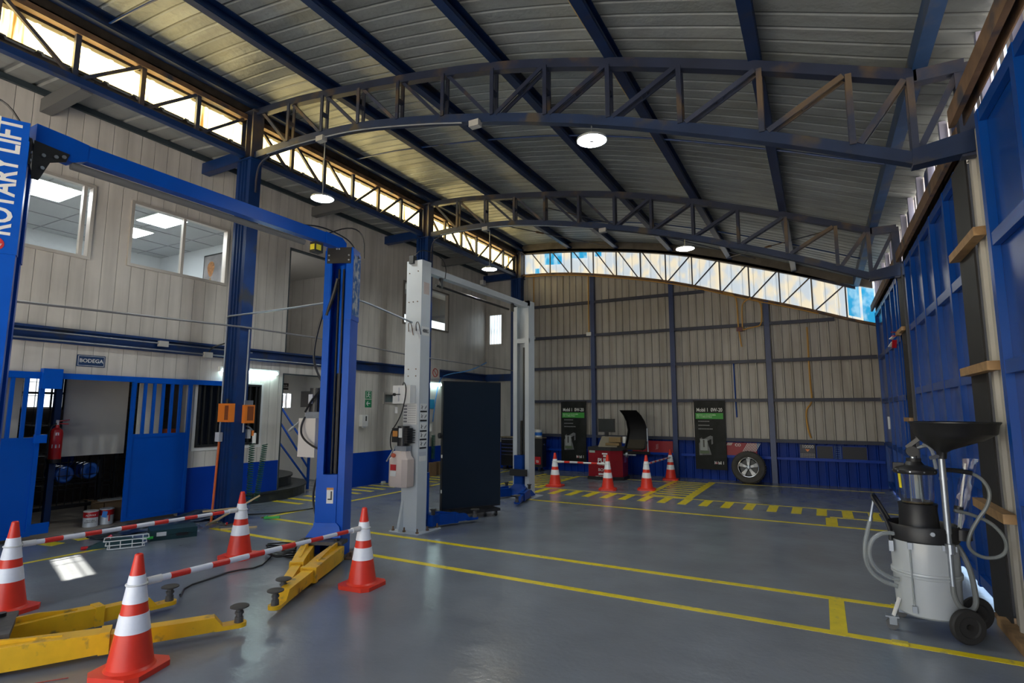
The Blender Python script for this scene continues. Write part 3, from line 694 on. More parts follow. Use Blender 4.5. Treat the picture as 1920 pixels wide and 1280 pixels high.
# ------------------------------------------------------------------ left columns, eave lattice, brackets
def column(y, label, zt=6.55):
    t = empty('steel_column', (-8.03, y, 0), label, 'column', 'navy steel columns')
    x0, x1, a, b = -8.17, -7.83, y-.10, y+.10
    fl_ = [(x0, a)]
    for k in range(3):
        c = x0+.06+k*.075; fl_ += [(c, a), (c+.012, a+.028), (c+.042, a+.028), (c+.054, a)]
    fl_ += [(x1, a), (x1, b), (x0, b)]
    build('shaft', MB().prism(fl_, (0, 0, .012), Ux, Uy, 5.73), navy, t)
    build('head', MB().box((x0+.05, a, 5.76), (x0+.065, b, zt)).box((x0+.065, a+.085, 5.76), (x1-.03, a+.115, zt)).box((x1-.03, a, 5.76), (x1, b, zt)).box((x0+.17, a, 5.76), (x0+.185, b, zt)), navy_dusty, t)
    build('base_plate', MB().box((x0-.06, a-.06, 0), (x1+.06, b+.06, .014)), rust, t)
    build('cap_plate', MB().box((x0-.03, a-.03, zt), (x1+.05, b+.03, zt+.02)), navy_dusty, t)
    build('gusset', MB().box((x0-.01, a-.03, 5.74), (x1+.04, b+.03, 5.76)), navy, t)
    return t
column(5.55, 'nearest navy steel column, with orange boxes and a grey conduit on it')
column(10.22, 'navy steel column rising behind the left post of the white lift')
column(14.86, 'navy steel column in the far left corner beside the gable windows')
def eave_truss(a, b, label):
    x = -8.03; t = empty('eave_truss', (x, (a+b)/2, 5.8), label, 'truss', 'eave lattice girders')
    build('bottom_chord', MB().box((x-.05, a, 5.80), (x+.05, b, 5.885)), navy, t)
    build('top_chord', MB().box((x-.05, a, 6.45), (x+.05, b, 6.53)), rust, t)
    n = 6; dy = (b-a)/n
    for k in range(n+1):
        y = a+k*dy
        if 0 < k < n: build('vertical', MB().box((x-.035, y-.03, 5.88), (x+.02, y+.03, 6.46)), navy_dusty, t)
        if k < n:
            p, q = ((x+.01, y+.05, 6.44), (x+.01, y+dy-.05, 5.88)) if k < n/2 else ((x+.01, y+.05, 5.88), (x+.01, y+dy-.05, 6.44))
            build('diagonal', MB().bar(p, q, .045, .04, (1, 0, 0)), navy_dusty, t)
eave_truss(.7, 5.45, 'nearest stretch of lattice girder under the yellow glowing windows at upper left')
eave_truss(5.65, 10.12, 'middle stretch of lattice girder under the yellow glowing windows, between the first two columns')
eave_truss(10.32, 14.76, 'farthest stretch of lattice girder under the yellow glowing windows')
for y, lab in ((3.24, 'grey stub beam under the eave at upper left of the hall'), (5.55, 'navy stub beam from the nearest column to the white wall'), (7.95, 'grey stub beam under the eave behind the left hanging lamp'),
               (10.22, 'navy stub beam from the second column to the white wall'), (12.6, 'grey stub beam under the eave between the two farther columns'), (14.86, 'navy stub beam at the far corner column')):
    b = MB().box((-9.2, y-.07, 5.78), (-8.175 if y in (5.55, 10.22, 14.86) else -8.08, y+.07, 5.97)).bevel(.01, 1)
    single('stub_beam', b, navy if y in (5.55, 10.22, 14.86) else mat('stub_grey', (.13, .13, .13), .6), lab, 'beam', 'eave stub beams', base=(-8.7, y, 5.78))
# ------------------------------------------------------------------ back wall steel
for x, zt, lab in ((-5.56, gb(-5.56), 'blue upright post on the back wall left of the red machine'), (-3.33, gb(-3.33), 'blue upright post at the middle of the back wall right of the red machine'), (-1.03, gb(-1.03), 'blue upright post on the back wall right of the leaning tyre')):
    single('wall_post', MB().box((x-.06, 14.84, 0), (x+.06, 14.96, zt-.03)).bevel(.008, 1), mat('post_blue', (.003, .024, .11), .4, var=.15), lab, 'post', 'back wall posts', base=(x, 14.9, 0))
nm = ['lowest', 'second lowest', 'middle', 'second highest', 'highest']
girt_m = mat('girt_dark', (.016, .022, .05), .5, var=.3, vscale=5)
for k, z in enumerate((1.0, 1.97, 2.93, 3.85, 4.81)):
    xe = 1.2
    while xe > -7.8 and gb(xe) < z+.1: xe -= .02
    single('wall_girt', MB().box((-7.83, 14.87, z-.04), (xe, 14.93, z+.04)), girt_m, '%s of the dark horizontal rails across the corrugated back wall' % nm[k], 'rail', 'back wall rails', base=(-3.3, 14.9, z))
single('wall_girt', MB().box((-3.2, 14.90, .56), (1.2, 14.95, .62)), blue_dk, 'blue horizontal rail halfway up the blue lower sheeting of the back wall', 'rail', base=(-1, 14.92, .56))
single('wall_girt', MB().box((-7.83, 14.90, .56), (-3.4, 14.95, .62)), blue_dk, 'blue horizontal rail on the lower back wall behind the tool chest and red machine', 'rail', base=(-5, 14.92, .56))
# sill of the gable windows
r_ = []
for k in range(40):
    x = -7.83+k*9.05/39; z = gb(x); r_.append([Vector((x, 14.86, z-.05)), Vector((x, 14.97, z-.05)), Vector((x, 14.97, z+.01)), Vector((x, 14.86, z+.01))])
struct('trim_4', MB().loft(r_), rust)
r_ = []
for k in range(40):
    x = -7.83+k*9.05/39; z = gt(x); r_.append([Vector((x, 14.9, z-.01)), Vector((x, 15.0, z-.01)), Vector((x, 15.0, top(x)+.21)), Vector((x, 14.9, top(x)+.21))])
struct('trim_5', MB().loft(r_), mat('fascia_brown', (.10, .085, .07), .7, var=.3, vscale=4))
# yellow conduits on the back wall
yc = mat('orange_conduit', (.50, .27, .06), .5)
def conduit(pts, r, m_, lab, base, sm=2): return single('conduit', MB().tube(pts, r, 7, sm), m_, lab, 'conduit', base=base, smooth=True)
conduit([(-5.66, 14.83, gb(-5.66)-.07), (-5.66, 14.83, 4.6), (-5.66, 14.83, 3.92)], .018, yc, 'orange conduit dropping beside the blue post nearest the far left corner', (-5.66, 14.83, 4))
conduit([(-7.45, 14.9, 5.75), (-7.45, 14.9, 3.9)], .014, yc, 'orange conduit dropping down the back wall near the far left corner column', (-7.45, 14.9, 4))
conduit([(x, 14.84, gb(x)-.075) for x in [-7.7+.3*k for k in range(27)]], .016, yc, 'long orange conduit curving along the sill of the gable windows', (-3.3, 14.84, 5), 0)
conduit([(-2.0, 14.83, 4.72), (-1.72, 14.83, 4.62), (-1.68, 14.83, 4.4), (-1.68, 14.83, 3.75), (-1.62, 14.83, 3.3)], .018, yc, 'orange conduit bending down the back wall left of the rightmost blue post', (-1.7, 14.83, 4))
conduit([(-1.35, 14.83, 4.52), (-1.55, 14.83, 4.42), (-1.58, 14.83, 4.2), (-1.58, 14.83, 3.75)], .016, yc, 'short orange conduit hooking down beside the longer one on the back wall', (-1.55, 14.83, 4))
conduit([(-1.6, 14.83, 3.72), (-1.3, 14.83, 3.78), (-1.15, 14.83, 3.8), (-1.12, 14.83, 4.1), (-1.14, 14.83, 4.4), (-1.3, 14.83, 4.46)], .016, yc, 'orange conduit looping up beside the rightmost blue post', (-1.3, 14.83, 4))
conduit([(-.16, 14.9, 3.7), (-.17, 14.9, 2.4), (-.14, 14.9, 1.9), (-.3, 14.9, 1.75), (-.28, 14.9, 1.3), (-.22, 14.9, 1.08)], .02, yc, 'crooked orange pipe running down the right part of the back wall', (-.2, 14.9, 2))
conduit([(-1.84, 14.9, 2.9), (-1.83, 14.9, 1.9), (-1.82, 14.9, 1.55)], .016, lift_navy, 'blue pipe with a tap hanging on the back wall above the tyre', (-1.83, 14.9, 2))
for x, z, lab in ((-5.66, 3.88, 'small pale junction box at the foot of the orange conduit on the blue post'), (-7.45, 3.88, 'small pale junction box near the far left corner column'), (-1.65, 3.74, 'dark red junction box under the hooked orange conduits')):
    single('junction_box', MB().box((x-.07, 14.80, z-.05), (x+.07, 14.87, z+.05)).bevel(.008, 1), white_pl if x < -2 else mat('box_dark_red', (.1, .02, .02), .5), lab, 'junction box', base=(x, 14.84, z))
# ------------------------------------------------------------------ right side: posts, rails, gates, slats
gate_m = mat('gate_sheet_blue', (.002, .045, .25), .2, var=.08, vscale=1.2, bump=.3, bscale=1.7, spec=.35)
gate_f = mat('gate_frame_blue', (.002, .055, .29), .26, var=.1, vscale=1.5, spec=.3)
def gate(n, x, y0, y1, z0, z1, stiles, rails):
    d = struct('door_%d' % n, MB().box((x+.03, y0, z0), (x+.04, y1, z1)), gate_m)
    for y in stiles: struct('stile', MB().box((x-.02, y-.04, z0), (x+.03, y+.04, z1)).bevel(.006, 1), gate_f, d)
    for z in rails:
        struct('rail', MB().box((x-.015, y0, z-.045), (x+.028, y1, z+.045)).bevel(.006, 1), gate_f, d)
    return d
gate(1, 1.12, -3.5, 4.93, .03, 3.84, [4.89, 4.07, 3.25, 2.4, 1.6, .8, 0, -.8], [.15, 1.05, 2.0, 2.88, 3.79])
gate(2, 1.24, 6.35, 9.92, .07, 3.93, [9.88, 9.3, 8.5, 7.75, 6.95, 6.39], [.14, 1.05, 2.0, 2.92, 3.88])
d3 = gate(3, 1.24, 10.9, 14.96, .03, 3.93, [14.92, 13.5, 12.75, 11.9, 11.3, 10.94], [.14, 1.0, 1.93, 2.9, 3.88])
struct('handle', MB().box((1.19, 13.6, 1.35), (1.22, 13.68, 1.6)), steel, d3)
def rail(y0, y1, x, z0, z1, lab):
    mb = MB().box((x-.05, y0, z0), (x-.04, y1, z1)).box((x-.04, y0, z1-.012), (x+.05, y1, z1)).box((x-.04, y0, z0), (x-.01, y1, z0+.012)).box((x+.04, y0, z0), (x+.05, y1, z1-.012))
    single('door_track', mb, rust, lab, 'track', 'sliding gate tracks', base=(x, (y0+y1)/2, z0))
rail(-3.5, 5.2, 1.05, 3.88, 4.02, 'rusty sliding gate track above the nearest blue gate at top right')
rail(5.75, 10.1, 1.2, 3.97, 4.11, 'rusty sliding gate track above the middle blue gate')
rail(10.3, 14.95, 1.2, 3.97, 4.11, 'rusty sliding gate track above the farthest blue gate')
darkst = mat('dark_post', (.012, .012, .014), .6, var=.3)
def gpost(y, lab):
    t = empty('gate_post', (1.3, y, 0), lab, 'post', 'dark gate posts')
    build('shaft', MB().box((1.21, y-.26, .012), (1.225, y+.26, 3.9)).box((1.225, y-.02, .012), (1.38, y+.02, 3.9)).box((1.38, y-.26, .012), (1.395, y+.26, 3.9)).box((1.225, y+.23, .012), (1.24, y+.26, 3.9)), darkst, t)
    build('base_plate', MB().box((1.18, y-.22, 0), (1.42, y+.22, .012)), rust, t)
gpost(6.12, 'tall black steel post beside the near edge of the middle blue gate')
gpost(10.4, 'tall black steel post between the middle and farthest blue gates')
def corr_x(x, y0, y1, z0, z1, m_, par=None, name='wall_right'):
    pts = []; y = y0
    while y < y1:
        for f_, h in ((0, 0), (.7, 0), (.8, 1), (.92, 1)):
            if y+f_*.2 <= y1: pts.append((y+f_*.2, h))
        y += .2
    pts.append((y1, 0)); n = len(pts)
    vs = [Vector((x-h*.025, a, z)) for z in (z0, z1) for a, h in pts]
    return struct(name, MB().add(vs, [(i, i+1, n+i+1, n+i) for i in range(n-1)]), m_, par)
wr = corr_x(1.24, 4.7, 5.86, 0, 3.95, streak_mat('post_bay_sheet', (.42, .40, .36), .5, .3, (7, 7, .55)))
struct('edge_strip', MB().box((1.20, 5.26, 0), (1.215, 5.38, 3.95)), mat('strip_grey', (.22, .23, .23), .6), wr)
struct('filler', MB().box((1.41, 9.85, 0), (1.43, 10.95, 3.95)), darkst, wr)
struct('filler', MB().box((1.285, 14.7, 0), (1.40, 15.1, 3.95)), blue_dk, wr)
for z, nm_ in ((.92, 'lower'), (2.05, 'middle'), (3.1, 'upper')):
    single('timber_noggin', MB().box((1.13, 5.42, z-.035), (1.208, 6.36, z+.035)).bevel(.006, 1), wood, '%s brown timber crosspiece on the pale sheet strip beside the near blue gate' % nm_, 'timber', 'timber crosspieces', base=(1.25, 6, z))
single('timber_sill', MB().box((1.15, 4.95, 0), (1.33, 6.02, .07)).bevel(.006, 1), wood, 'brown timber sill on the floor at the foot of the pale sheet strip', 'timber', base=(1.25, 5.5, 0))
single('timber_noggin', MB().box((1.16, 10.2, 2.93), (1.22, 11.0, 2.99)), wood, 'short timber stub on the black post between the far gates, red ribbon tied to it', 'timber', base=(1.2, 10.6, 2.9))
single('timber_noggin', MB().box((1.16, 10.2, 1.55), (1.22, 10.85, 1.61)), wood, 'short lower timber stub on the black post between the far gates', 'timber', base=(1.2, 10.6, 1.5))
t = empty('blue_card', (1.3, 5.72, 2.2), 'light blue card with white lettering on the pale sheet strip beside the near gate', 'card')
build('card', MB().box((1.318, 5.53, 2.09), (1.325, 5.72, 2.33)), mat('card_cyan', (.03, .30, .52), .5), t)
build('lettering', text_mb('Mobil\nservice', .045, (1.315, 5.63, 2.15), -Uy, Uz), white, t)
t = empty('ribbon_bunch', (1.14, 10.9, 2.95), 'crumpled red and white barrier ribbon hanging at the far gate post', 'ribbon')
rr = random.Random(3)
for k in range(5):
    p = Vector((1.15+rr.uniform(-.02, .02), 10.95+rr.uniform(-.1, .1), 2.9+rr.uniform(-.12, .12)))
    build('ribbon_fold', MB().bar(p, p+Vector((rr.uniform(-.06, .02), rr.uniform(-.1, .1), rr.uniform(-.14, .02))), .07, .012), red if k % 2 == 0 else white, t)
# slatted strip above the gates
slat = MB(); y = -3.4
while y < 14.9:
    slat.box((1.30, y, 3.95), (1.315, y+.10, 4.62)); y += .17
wsl = struct('wall_right_slats', slat, mat('slat_pale', (.66, .62, .66), .6, var=.1))
st = MB()
for k in range(24): st.box((1.24, -3.3+k*.78, 3.98), (1.30, -3.24+k*.78, 4.66))
struct('stud', st, mat('stud_lilac', (.30, .30, .40), .5), wsl)
for k in range(12): 
    yb = -3.2+k*1.56
    struct('blue_infill', MB().box((1.285, yb, 4.30), (1.298, yb+.42, 4.60)), mat('infill_blue', (.006, .02, .14), .4), wsl)
struct('bottom_rail', MB().box((1.24, -3.4, 3.95), (1.34, 14.95, 4.0)), navy_dusty, wsl)
# front wall behind the photographer, with its wide open gate
fw_ = MB()
for a, b, s in wall_cells([(-7.8, .9, 0, 3.9)], -9.2, 1.35, 0, 7.2):
    for z0, z1 in s: fw_.box((a, -4.1, z0), (b, -4.0, z1))
struct('wall_front', fw_, sheet_m)
def XF(loc, rot=0.): return Matrix.Translation(Vector(loc)) @ Matrix.Rotation(rot, 4, 'Z')
# ------------------------------------------------------------------ traffic cones and their bars
def cone(x, y, rot, label, group):
    t = empty('traffic_cone', (x, y, 0), label, 'cone', group)
    T = XF((x, y, 0), rot); R = lambda z: .138-.153*z
    h = .185; c = .055
    build('base', MB().prism([(-h+c, -h), (h-c, -h), (h, -h+c), (h, h-c), (h-c, h), (-h+c, h), (-h, h-c), (-h, -h+c)], (0, 0, 0), Ux, Uy, .035).bevel(.01, 2).move(T), cone_red, t, True)
    build('body', MB().lathe([(.150, .034), (R(.05)+.004, .05), (R(.4), .4), (R(.74), .738), (R(.74)-.006, .744), (.014, .744), (.012, .70)], n=36).move(T), cone_red, t, True)
    for z0, z1 in ((.437, .61), (.256, .37)):
        build('collar', MB().lathe([(R(z0)+.0005, z0), (R(z0)+.003, z0+.001), (R(z1)+.003, z1-.001), (R(z1)+.0005, z1)], n=36).move(T), collar, t, True)
    return t
CN = [(-4.06, 2.19), (-4.02, 4.27), (-6.04, 4.37), (-6.14, 2.27), (-5.39, 11.84), (-4.14, 11.86), (-3.40, 12.27), (-3.36, 14.34)]
labs = ['red traffic cone nearest the camera, at the free end of the long yellow lift arm', 'red traffic cone right of the blue lift post, far end of the near bar',
        'red traffic cone before the nearest navy column, left of the blue lift', 'red traffic cone cut off by the left edge of the photo, behind the yellow arms',
        'far red traffic cone left of the red machine, next to the white lift post', 'far red traffic cone standing in front of the red machine',
        'far red traffic cone right of the machine, near end of the short bar', 'smallest far traffic cone, by the back wall left of the second banner']
for i, ((x, y), lab) in enumerate(zip(CN, labs)):
    cone(x, y, [.35, .1, .3, .25, .1, .2, .15, .1][i], lab, 'traffic cones around the blue lift' if i < 4 else 'traffic cones around the red machine')
bar_red = mat('bar_red', (.72, .03, .02), .35); bar_white = mat('bar_white', (.74, .76, .82), .35)
def cone_bar(a, b, z, label, group, nred=6):
    A = Vector((*CN[a], z)); B = Vector((*CN[b], z)); d = (B-A).normalized(); r = .138-.153*z+.006
    t = empty('barrier_bar', tuple((A+B)/2), label, 'barrier bar', group)
    p = A+d*(r+.006); q = B-d*(r+.006); L = (q-p).length
    build('tube', MB().cyl(p, p.lerp(q, .55), .0215, n=16).cyl(p.lerp(q, .55), q, .0185, n=16), bar_white, t, True)
    for k in range(nred):
        f = (k+.72)/(nred+.45); w_ = .065/ L*1.05
        rr = .0222 if f+w_ < .55 else (.0192 if f-w_ > .55 else .0222)
        build('red_band', MB().cyl(p.lerp(q, f-w_), p.lerp(q, f+w_), rr, n=16), bar_red, t, True)
    for C, e in ((A, p), (B, q)):
        ring = [C+Vector((r*math.cos(2*PI*k/24), r*math.sin(2*PI*k/24), 0)) for k in range(24)]
        build('ring', MB().tube(ring, .007, 6, closed=True), white_pl, t, True)
        s = 1 if C is A else -1
        build('end_socket', MB().cyl(e-d*s*.004, e+d*s*.09, .026, n=16), white_pl, t, True)
cone_bar(0, 1, .55, 'near red and white striped bar crossing in front of the blue lift post', 'striped bars around the blue lift')
cone_bar(3, 2, .54, 'red and white striped bar farther left, running in front of the blue sliding gates', 'striped bars around the blue lift')
cone_bar(4, 5, .55, 'far red and white striped bar in front of the red machine', 'striped bars around the red machine', 3)
cone_bar(6, 7, .55, 'short foreshortened striped bar right of the red machine', 'striped bars around the red machine', 5)
# ------------------------------------------------------------------ blue two post lift
t = empty('two_post_lift', (-5.15, 3.3, 0), 'bright blue two post car lift with yellow swing arms, nearest the camera', 'car lift')
CR, CLF = XF((-5.10, 4.83, 0), math.radians(25)), XF((-5.154, 1.752, 0), math.radians(155))
oilk = mat('chain_dark', (.02, .018, .016), .4)
peel = mat('torn_sticker', (.5, .52, .53), .6, var=.3, vscale=9, col2=(.02, .12, .35), mix=.6, mscale=14)
cshape = [(-.17, 0), (-.09, 0), (-.09, .028), (-.145, .028), (-.145, .235), (.145, .235), (.145, .028), (.09, .028), (.09, 0), (.17, 0), (.17, .26), (-.17, .26)]
for T, side in ((CR, 'r'), (CLF, 'l')):
    col_ = build('column', MB().prism(cshape, (0, 0, .015), Ux, Uy, 3.69).move(T), lift_blue, t)
    build('base_plate', MB().box((-.30, -.05, 0), (.30, .42, .015)).move(T), rust, col_)
    for sx in (-.26, .26): build('anchor_bolt', MB().cyl((sx, .05, .015), (sx, .05, .06), .012, n=8).cyl((sx, .36, .015), (sx, .36, .06), .012, n=8).move(T), rust, col_)
    build('carriage', MB().box((-.088, -.012, .22), (.088, .10, .95)).box((-.13, .03, .3), (.13, .2, .9)).bevel(.008, 1).move(T), lift_blue, t)
    fl = MB().loft([[Vector((-.17, -.02, .40)), Vector((.10, -.02, .40)), Vector((.10, .0, .40)), Vector((-.17, .0, .40))], [Vector((-.17, -.03, .36)), Vector((.14, -.03, .36)), Vector((.14, .0, .36)), Vector((-.17, .0, .36))],
                    [Vector((-.25, -.05, .24)), Vector((.17, -.05, .24)), Vector((.17, .0, .24)), Vector((-.25, 0., .24))]]).move(T)
    build('carriage_skirt', fl, lift_blue, t)
    build('arm_pivot_plate', MB().box((-.30, -.20, .19), (.24, -.002, .225)).box((-.30, -.20, .03), (.24, -.002, .05)).bevel(.03, 3).move(T), mat('greasy_steel', (.085, .078, .07), .6, var=.3, vscale=20), t)
    for sx in (-.2, .15): build('pivot_pin', MB().cyl((sx, -.11, .02), (sx, -.11, .25), .03, n=14).move(T), oilk, t)
    for sx in (-.03, .03): build('lift_rod', MB().cyl((sx, .09, .9), (sx, .09, 3.45), .012, n=10).move(T), oilk, t)
    build('cylinder', MB().cyl((.01, .15, .3), (.01, .15, 2.15), .045, n=16).move(T), oilk, t)
    build('cylinder_sleeve', MB().cyl((.01, .15, 2.15), (.01, .15, 3.5), .052, n=16).move(T), lift_blue, t)
    build('cap_plate', MB().box((-.15, -.015, 3.50), (.15, -.001, 3.70)).bevel(.02, 2).move(T), black, t)
    bb = MB()
    for sx in (-.125, .125):
        for z in (3.54, 3.6): bb.cyl((sx, -.016, z), (sx, -.022, z), .011, n=8)
    for sx in (-.03, .0): bb.cyl((sx, -.016, 3.68), (sx, -.022, 3.68), .011, n=8)
    build('bolts', bb.move(T), steel, t)
    cv = build('cover', MB().box((-.178, .0, 2.80), (-.1705, .265, 3.80 if side == 'l' else 3.66)).box((.1705, .0, 2.80), (.178, .265, 3.66)).box((-.178, -.006, 2.80), (-.10, .0, 3.66)).box((.10, -.006, 2.80), (.178, 0, 3.66)).move(T), lift_blue, t)
    if side == 'r': build('torn_sticker', MB().box((.1782, .02, 2.86), (.1795, .25, 3.62)).move(T), peel, cv)
    else:
        tm = text_mb('ROTARY LIFT', .20, (-.1795, .105, 3.365), Uz, Uy, .002, .024, 'CENTER', .73).move(T); build('lettering', tm, white, cv)
        ov = MB(); rg = [[Vector((xx, .12+.055*math.cos(2*PI*k/28), 2.865+.05*math.sin(2*PI*k/28))) for k in range(28)] for xx in (-.1785, -.181)]
        build('logo_oval', ov.loft(rg).move(T), red, cv)
        build('logo_lettering', text_mb('Rotary', .028, (-.182, .115, 2.865), -Uy, Uz, .001).move(T), white, cv)
# labels on the right post
build('label', MB().box((-.03, -.016, .62), (.05, -.0125, .80)).move(CR), white_pl, t)
build('label_stripe', MB().box((-.03, -.018, .775), (.05, -.0162, .80)).move(CR), mat('label_orange', (.6, .25, .05), .5), t)
build('label_mark', MB().box((.018, -.018, .66), (.036, -.0162, .76)).box((-.015, -.018, .66), (.03, -.0162, .675)).move(CR), black, t)
# overhead beam
bmz0, bmz1 = 3.70, 3.835
ob = build('overhead_beam', MB().box((-5.20, 2.0, bmz0), (-5.10, 4.62, bmz1)).bevel(.008, 1), lift_blue, t)
build('beam_end', MB().loft([[Vector((-5.21, 1.75, 3.68)), Vector((-5.09, 1.75, 3.68)), Vector((-5.09, 1.75, 3.86)), Vector((-5.21, 1.75, 3.86))], [Vector((-5.21, 2.0, 3.65)), Vector((-5.09, 2.0, 3.65)), Vector((-5.09, 2.0, 3.845)), Vector((-5.21, 2.0, 3.845))], [Vector((-5.205, 2.1, 3.70)), Vector((-5.095, 2.1, 3.70)), Vector((-5.095, 2.1, 3.836)), Vector((-5.205, 2.1, 3.836))]]), lift_blue, ob)
build('beam_end', MB().loft([[Vector((-5.21, 4.60, 3.70)), Vector((-5.09, 4.60, 3.70)), Vector((-5.09, 4.60, 3.84)), Vector((-5.21, 4.60, 3.84))], [Vector((-5.21, 4.86, 3.69)), Vector((-5.09, 4.86, 3.69)), Vector((-5.09, 4.86, 3.83)), Vector((-5.21, 4.86, 3.83))], [Vector((-5.21, 4.93, 3.56)), Vector((-5.09, 4.93, 3.56)), Vector((-5.09, 4.93, 3.78)), Vector((-5.21, 4.93, 3.78))]]), lift_blue, ob)
build('corner_bracket', MB().prism([(1.74, 3.72), (1.97, 3.70), (1.95, 3.63), (1.85, 3.585), (1.79, 3.42), (1.745, 3.42)], (-5.088, 0, 0), Uy, Uz, .008), black, t)
bb = MB()
for y, z in ((1.80, 3.52), (1.80, 3.62), (1.88, 3.64), (1.93, 3.66)): bb.cyl((-5.072, y, z), (-5.06, y, z), .014, n=8)
build('bolts', bb, steel, t)
pad_g = mat('bar_pad_grey', (.16, .16, .16), .6)
sb = build('shutoff_bar', MB().cyl((-5.12, 2.0, 3.63), (-5.12, 4.30, 3.63), .032, n=12), pad_g, t, True)
build('bar_hanger', MB().cyl((-5.12, 2.03, 3.62), (-5.12, 2.03, 3.71), .010, n=8), white_pl, sb)
sw = build('limit_switch', MB().box((-5.16, 4.42, 3.55), (-5.07, 4.54, 3.67)).bevel(.01, 1), black, t)
build('switch_label', MB().box((-5.068, 4.435, 3.575), (-5.065, 4.505, 3.64)).box((-5.15, 4.417, 3.575), (-5.08, 4.42, 3.64)), mat('label_yellow', (.75, .65, .02), .5), sw)
for k, pts in enumerate([[(-5.14, 4.3, 3.84), (-5.15, 4.55, 3.90), (-5.12, 4.8, 3.88), (-5.05, 4.98, 3.80), (-5.0, 5.06, 3.6)], [(-5.12, 4.62, 3.82), (-5.0, 4.9, 3.98), (-4.92, 5.05, 3.9), (-4.93, 5.08, 3.6)], [(-5.2, 1.72, 3.82), (-5.25, 1.60, 4.02), (-5.3, 1.45, 4.0), (-5.3, 1.35, 3.85)]]):
    build('cable', MB().tube(pts, .008, 6, 2), black, t)
# power unit on the right post
pu = build('motor', MB().cyl((-5.60, 5.02, 1.68), (-5.60, 5.02, 1.98), .085, n=20).box((-5.82, 4.96, 1.74), (-5.62, 5.1, 1.94)), black, t)
build('motor_label', MB().box((-5.64, 4.925, 1.78), (-5.57, 4.935, 1.9)), mat('label_grey', (.5, .52, .58), .5), pu)
vb = build('valve_block', MB().box((-5.72, 4.96, 1.60), (-5.48, 5.1, 1.68)).bevel(.01, 1), steel, t)
build('release_lever', MB().cyl((-5.70, 4.98, 1.64), (-5.88, 4.9, 1.48), .010, n=8).cyl((-5.86, 4.91, 1.495), (-5.92, 4.885, 1.44), .018, n=10), steel, vb)
tk = build('oil_tank', MB().box((-5.80, 4.93, 1.12), (-5.50, 5.13, 1.60)).bevel(.035, 3), tank_pl, t, True)
build('mount_bracket', MB().box((-5.52, 4.98, 1.6), (-5.2, 5.06, 1.68)), lift_blue, t)
build('hose', MB().tube([(-5.68, 4.92, 1.62), (-5.70, 4.88, 1.5), (-5.66, 4.86, 1.38), (-5.50, 4.86, 1.28), (-5.30, 4.86, 1.22)], .013, 8, 3), black, t, True)
build('hose', MB().tube([(-5.30, 4.88, 1.0), (-5.42, 4.9, .85), (-5.46, 4.9, .65), (-5.40, 4.9, .45), (-5.30, 4.88, .35)], .013, 8, 3), black, t, True)
build('hose', MB().tube([(-5.30, 4.80, 2.92), (-5.38, 4.81, 2.75), (-5.46, 4.82, 2.50), (-5.46, 4.82, 2.30), (-5.36, 4.82, 2.12), (-5.30, 4.84, 2.03), (-5.40, 4.88, 1.93), (-5.56, 4.90, 1.82), (-5.68, 4.92, 1.68)], .014, 8, 3), black, t, True)
build('hose', MB().tube([(-5.08, 4.80, 3.3), (-5.14, 4.80, 3.1), (-5.20, 4.79, 2.95), (-5.22, 4.78, 2.85)], .022, 8, 2), black, t, True)
# swing arms
def arm(root, pad, m_, par, lab=None, w=.15, padz=.20, s1=.52):
    R = Vector((*root, .105)); P = Vector((*pad, .105)); d = (P-R).normalized(); n_ = Vector((-d.y, d.x, 0)); L = (P-R).length
    def sec(s, hw, z0, z1): c = R+d*s; return [Vector((*(c-n_*hw).xy, z0)), Vector((*(c+n_*hw).xy, z0)), Vector((*(c+n_*hw).xy, z1)), Vector((*(c-n_*hw).xy, z1))]
    a = build('swing_arm', MB().loft([sec(-.06, w*.55, .035, .185), sec(L*.25, w*.52, .035, .185), sec(L*s1, w*.45, .04, .17)]).bevel(.008, 1), m_, par)
    build('arm_collar', MB().loft([sec(L*s1-.06, w*.52, .035, .18), sec(L*s1, w*.52, .035, .18)]).bevel(.006, 1), m_, a)
    build('top_web', MB().loft([sec(-.05, .012, .18, .225), sec(L*.12, .012, .18, .222), sec(L*.36, .012, .175, .187)]), m_, a)
    build('arm_extension', MB().loft([sec(L*s1-.02, w*.36, .05, .155), sec(L-.17, w*.34, .05, .15), sec(L-.11, w*.34, .05, .075)]).bevel(.006, 1), m_, a)
    tab = [(-.16, -.05)]+[(.055*math.cos(q), .055*math.sin(q)) for q in [-PI/2+PI*k/10 for k in range(11)]]+[(-.16, .05)]
    build('end_tab', MB().prism(tab, P+Vector((0, 0, -.058)), d, n_, .03), m_, a)
    b_ = Vector((*pad, 0))
    build('pad_screw', MB().cyl(b_+Vector((0, 0, .075)), b_+Vector((0, 0, .12)), .034, .03, 14).cyl(b_+Vector((0, 0, .12)), b_+Vector((0, 0, padz-.018)), .024, n=14).cyl(b_+Vector((0, 0, .14)), b_+Vector((0, 0, .155)), .032, n=14), mat('greasy_steel', (.085, .078, .07)), a)
    build('lift_pad', MB().lathe([(0, padz-.02), (.05, padz-.02), (.068, padz-.012), (.068, padz-.004), (.06, padz), (0, padz)], (b_.x, b_.y, 0), n=28), mat('pad_rubber', (.055, .05, .045), .75), a, True)
    return a
arm((-4.90, 1.50), (-4.03, 2.95), yellow, t)
arm((-5.13, 1.95), (-4.99, 2.97), yellow, t, w=.13)
arm((-4.83, 4.69), (-4.11, 3.34), yellow, t)
arm((-5.15, 4.58), (-4.32, 3.59), yellow, t, w=.13)
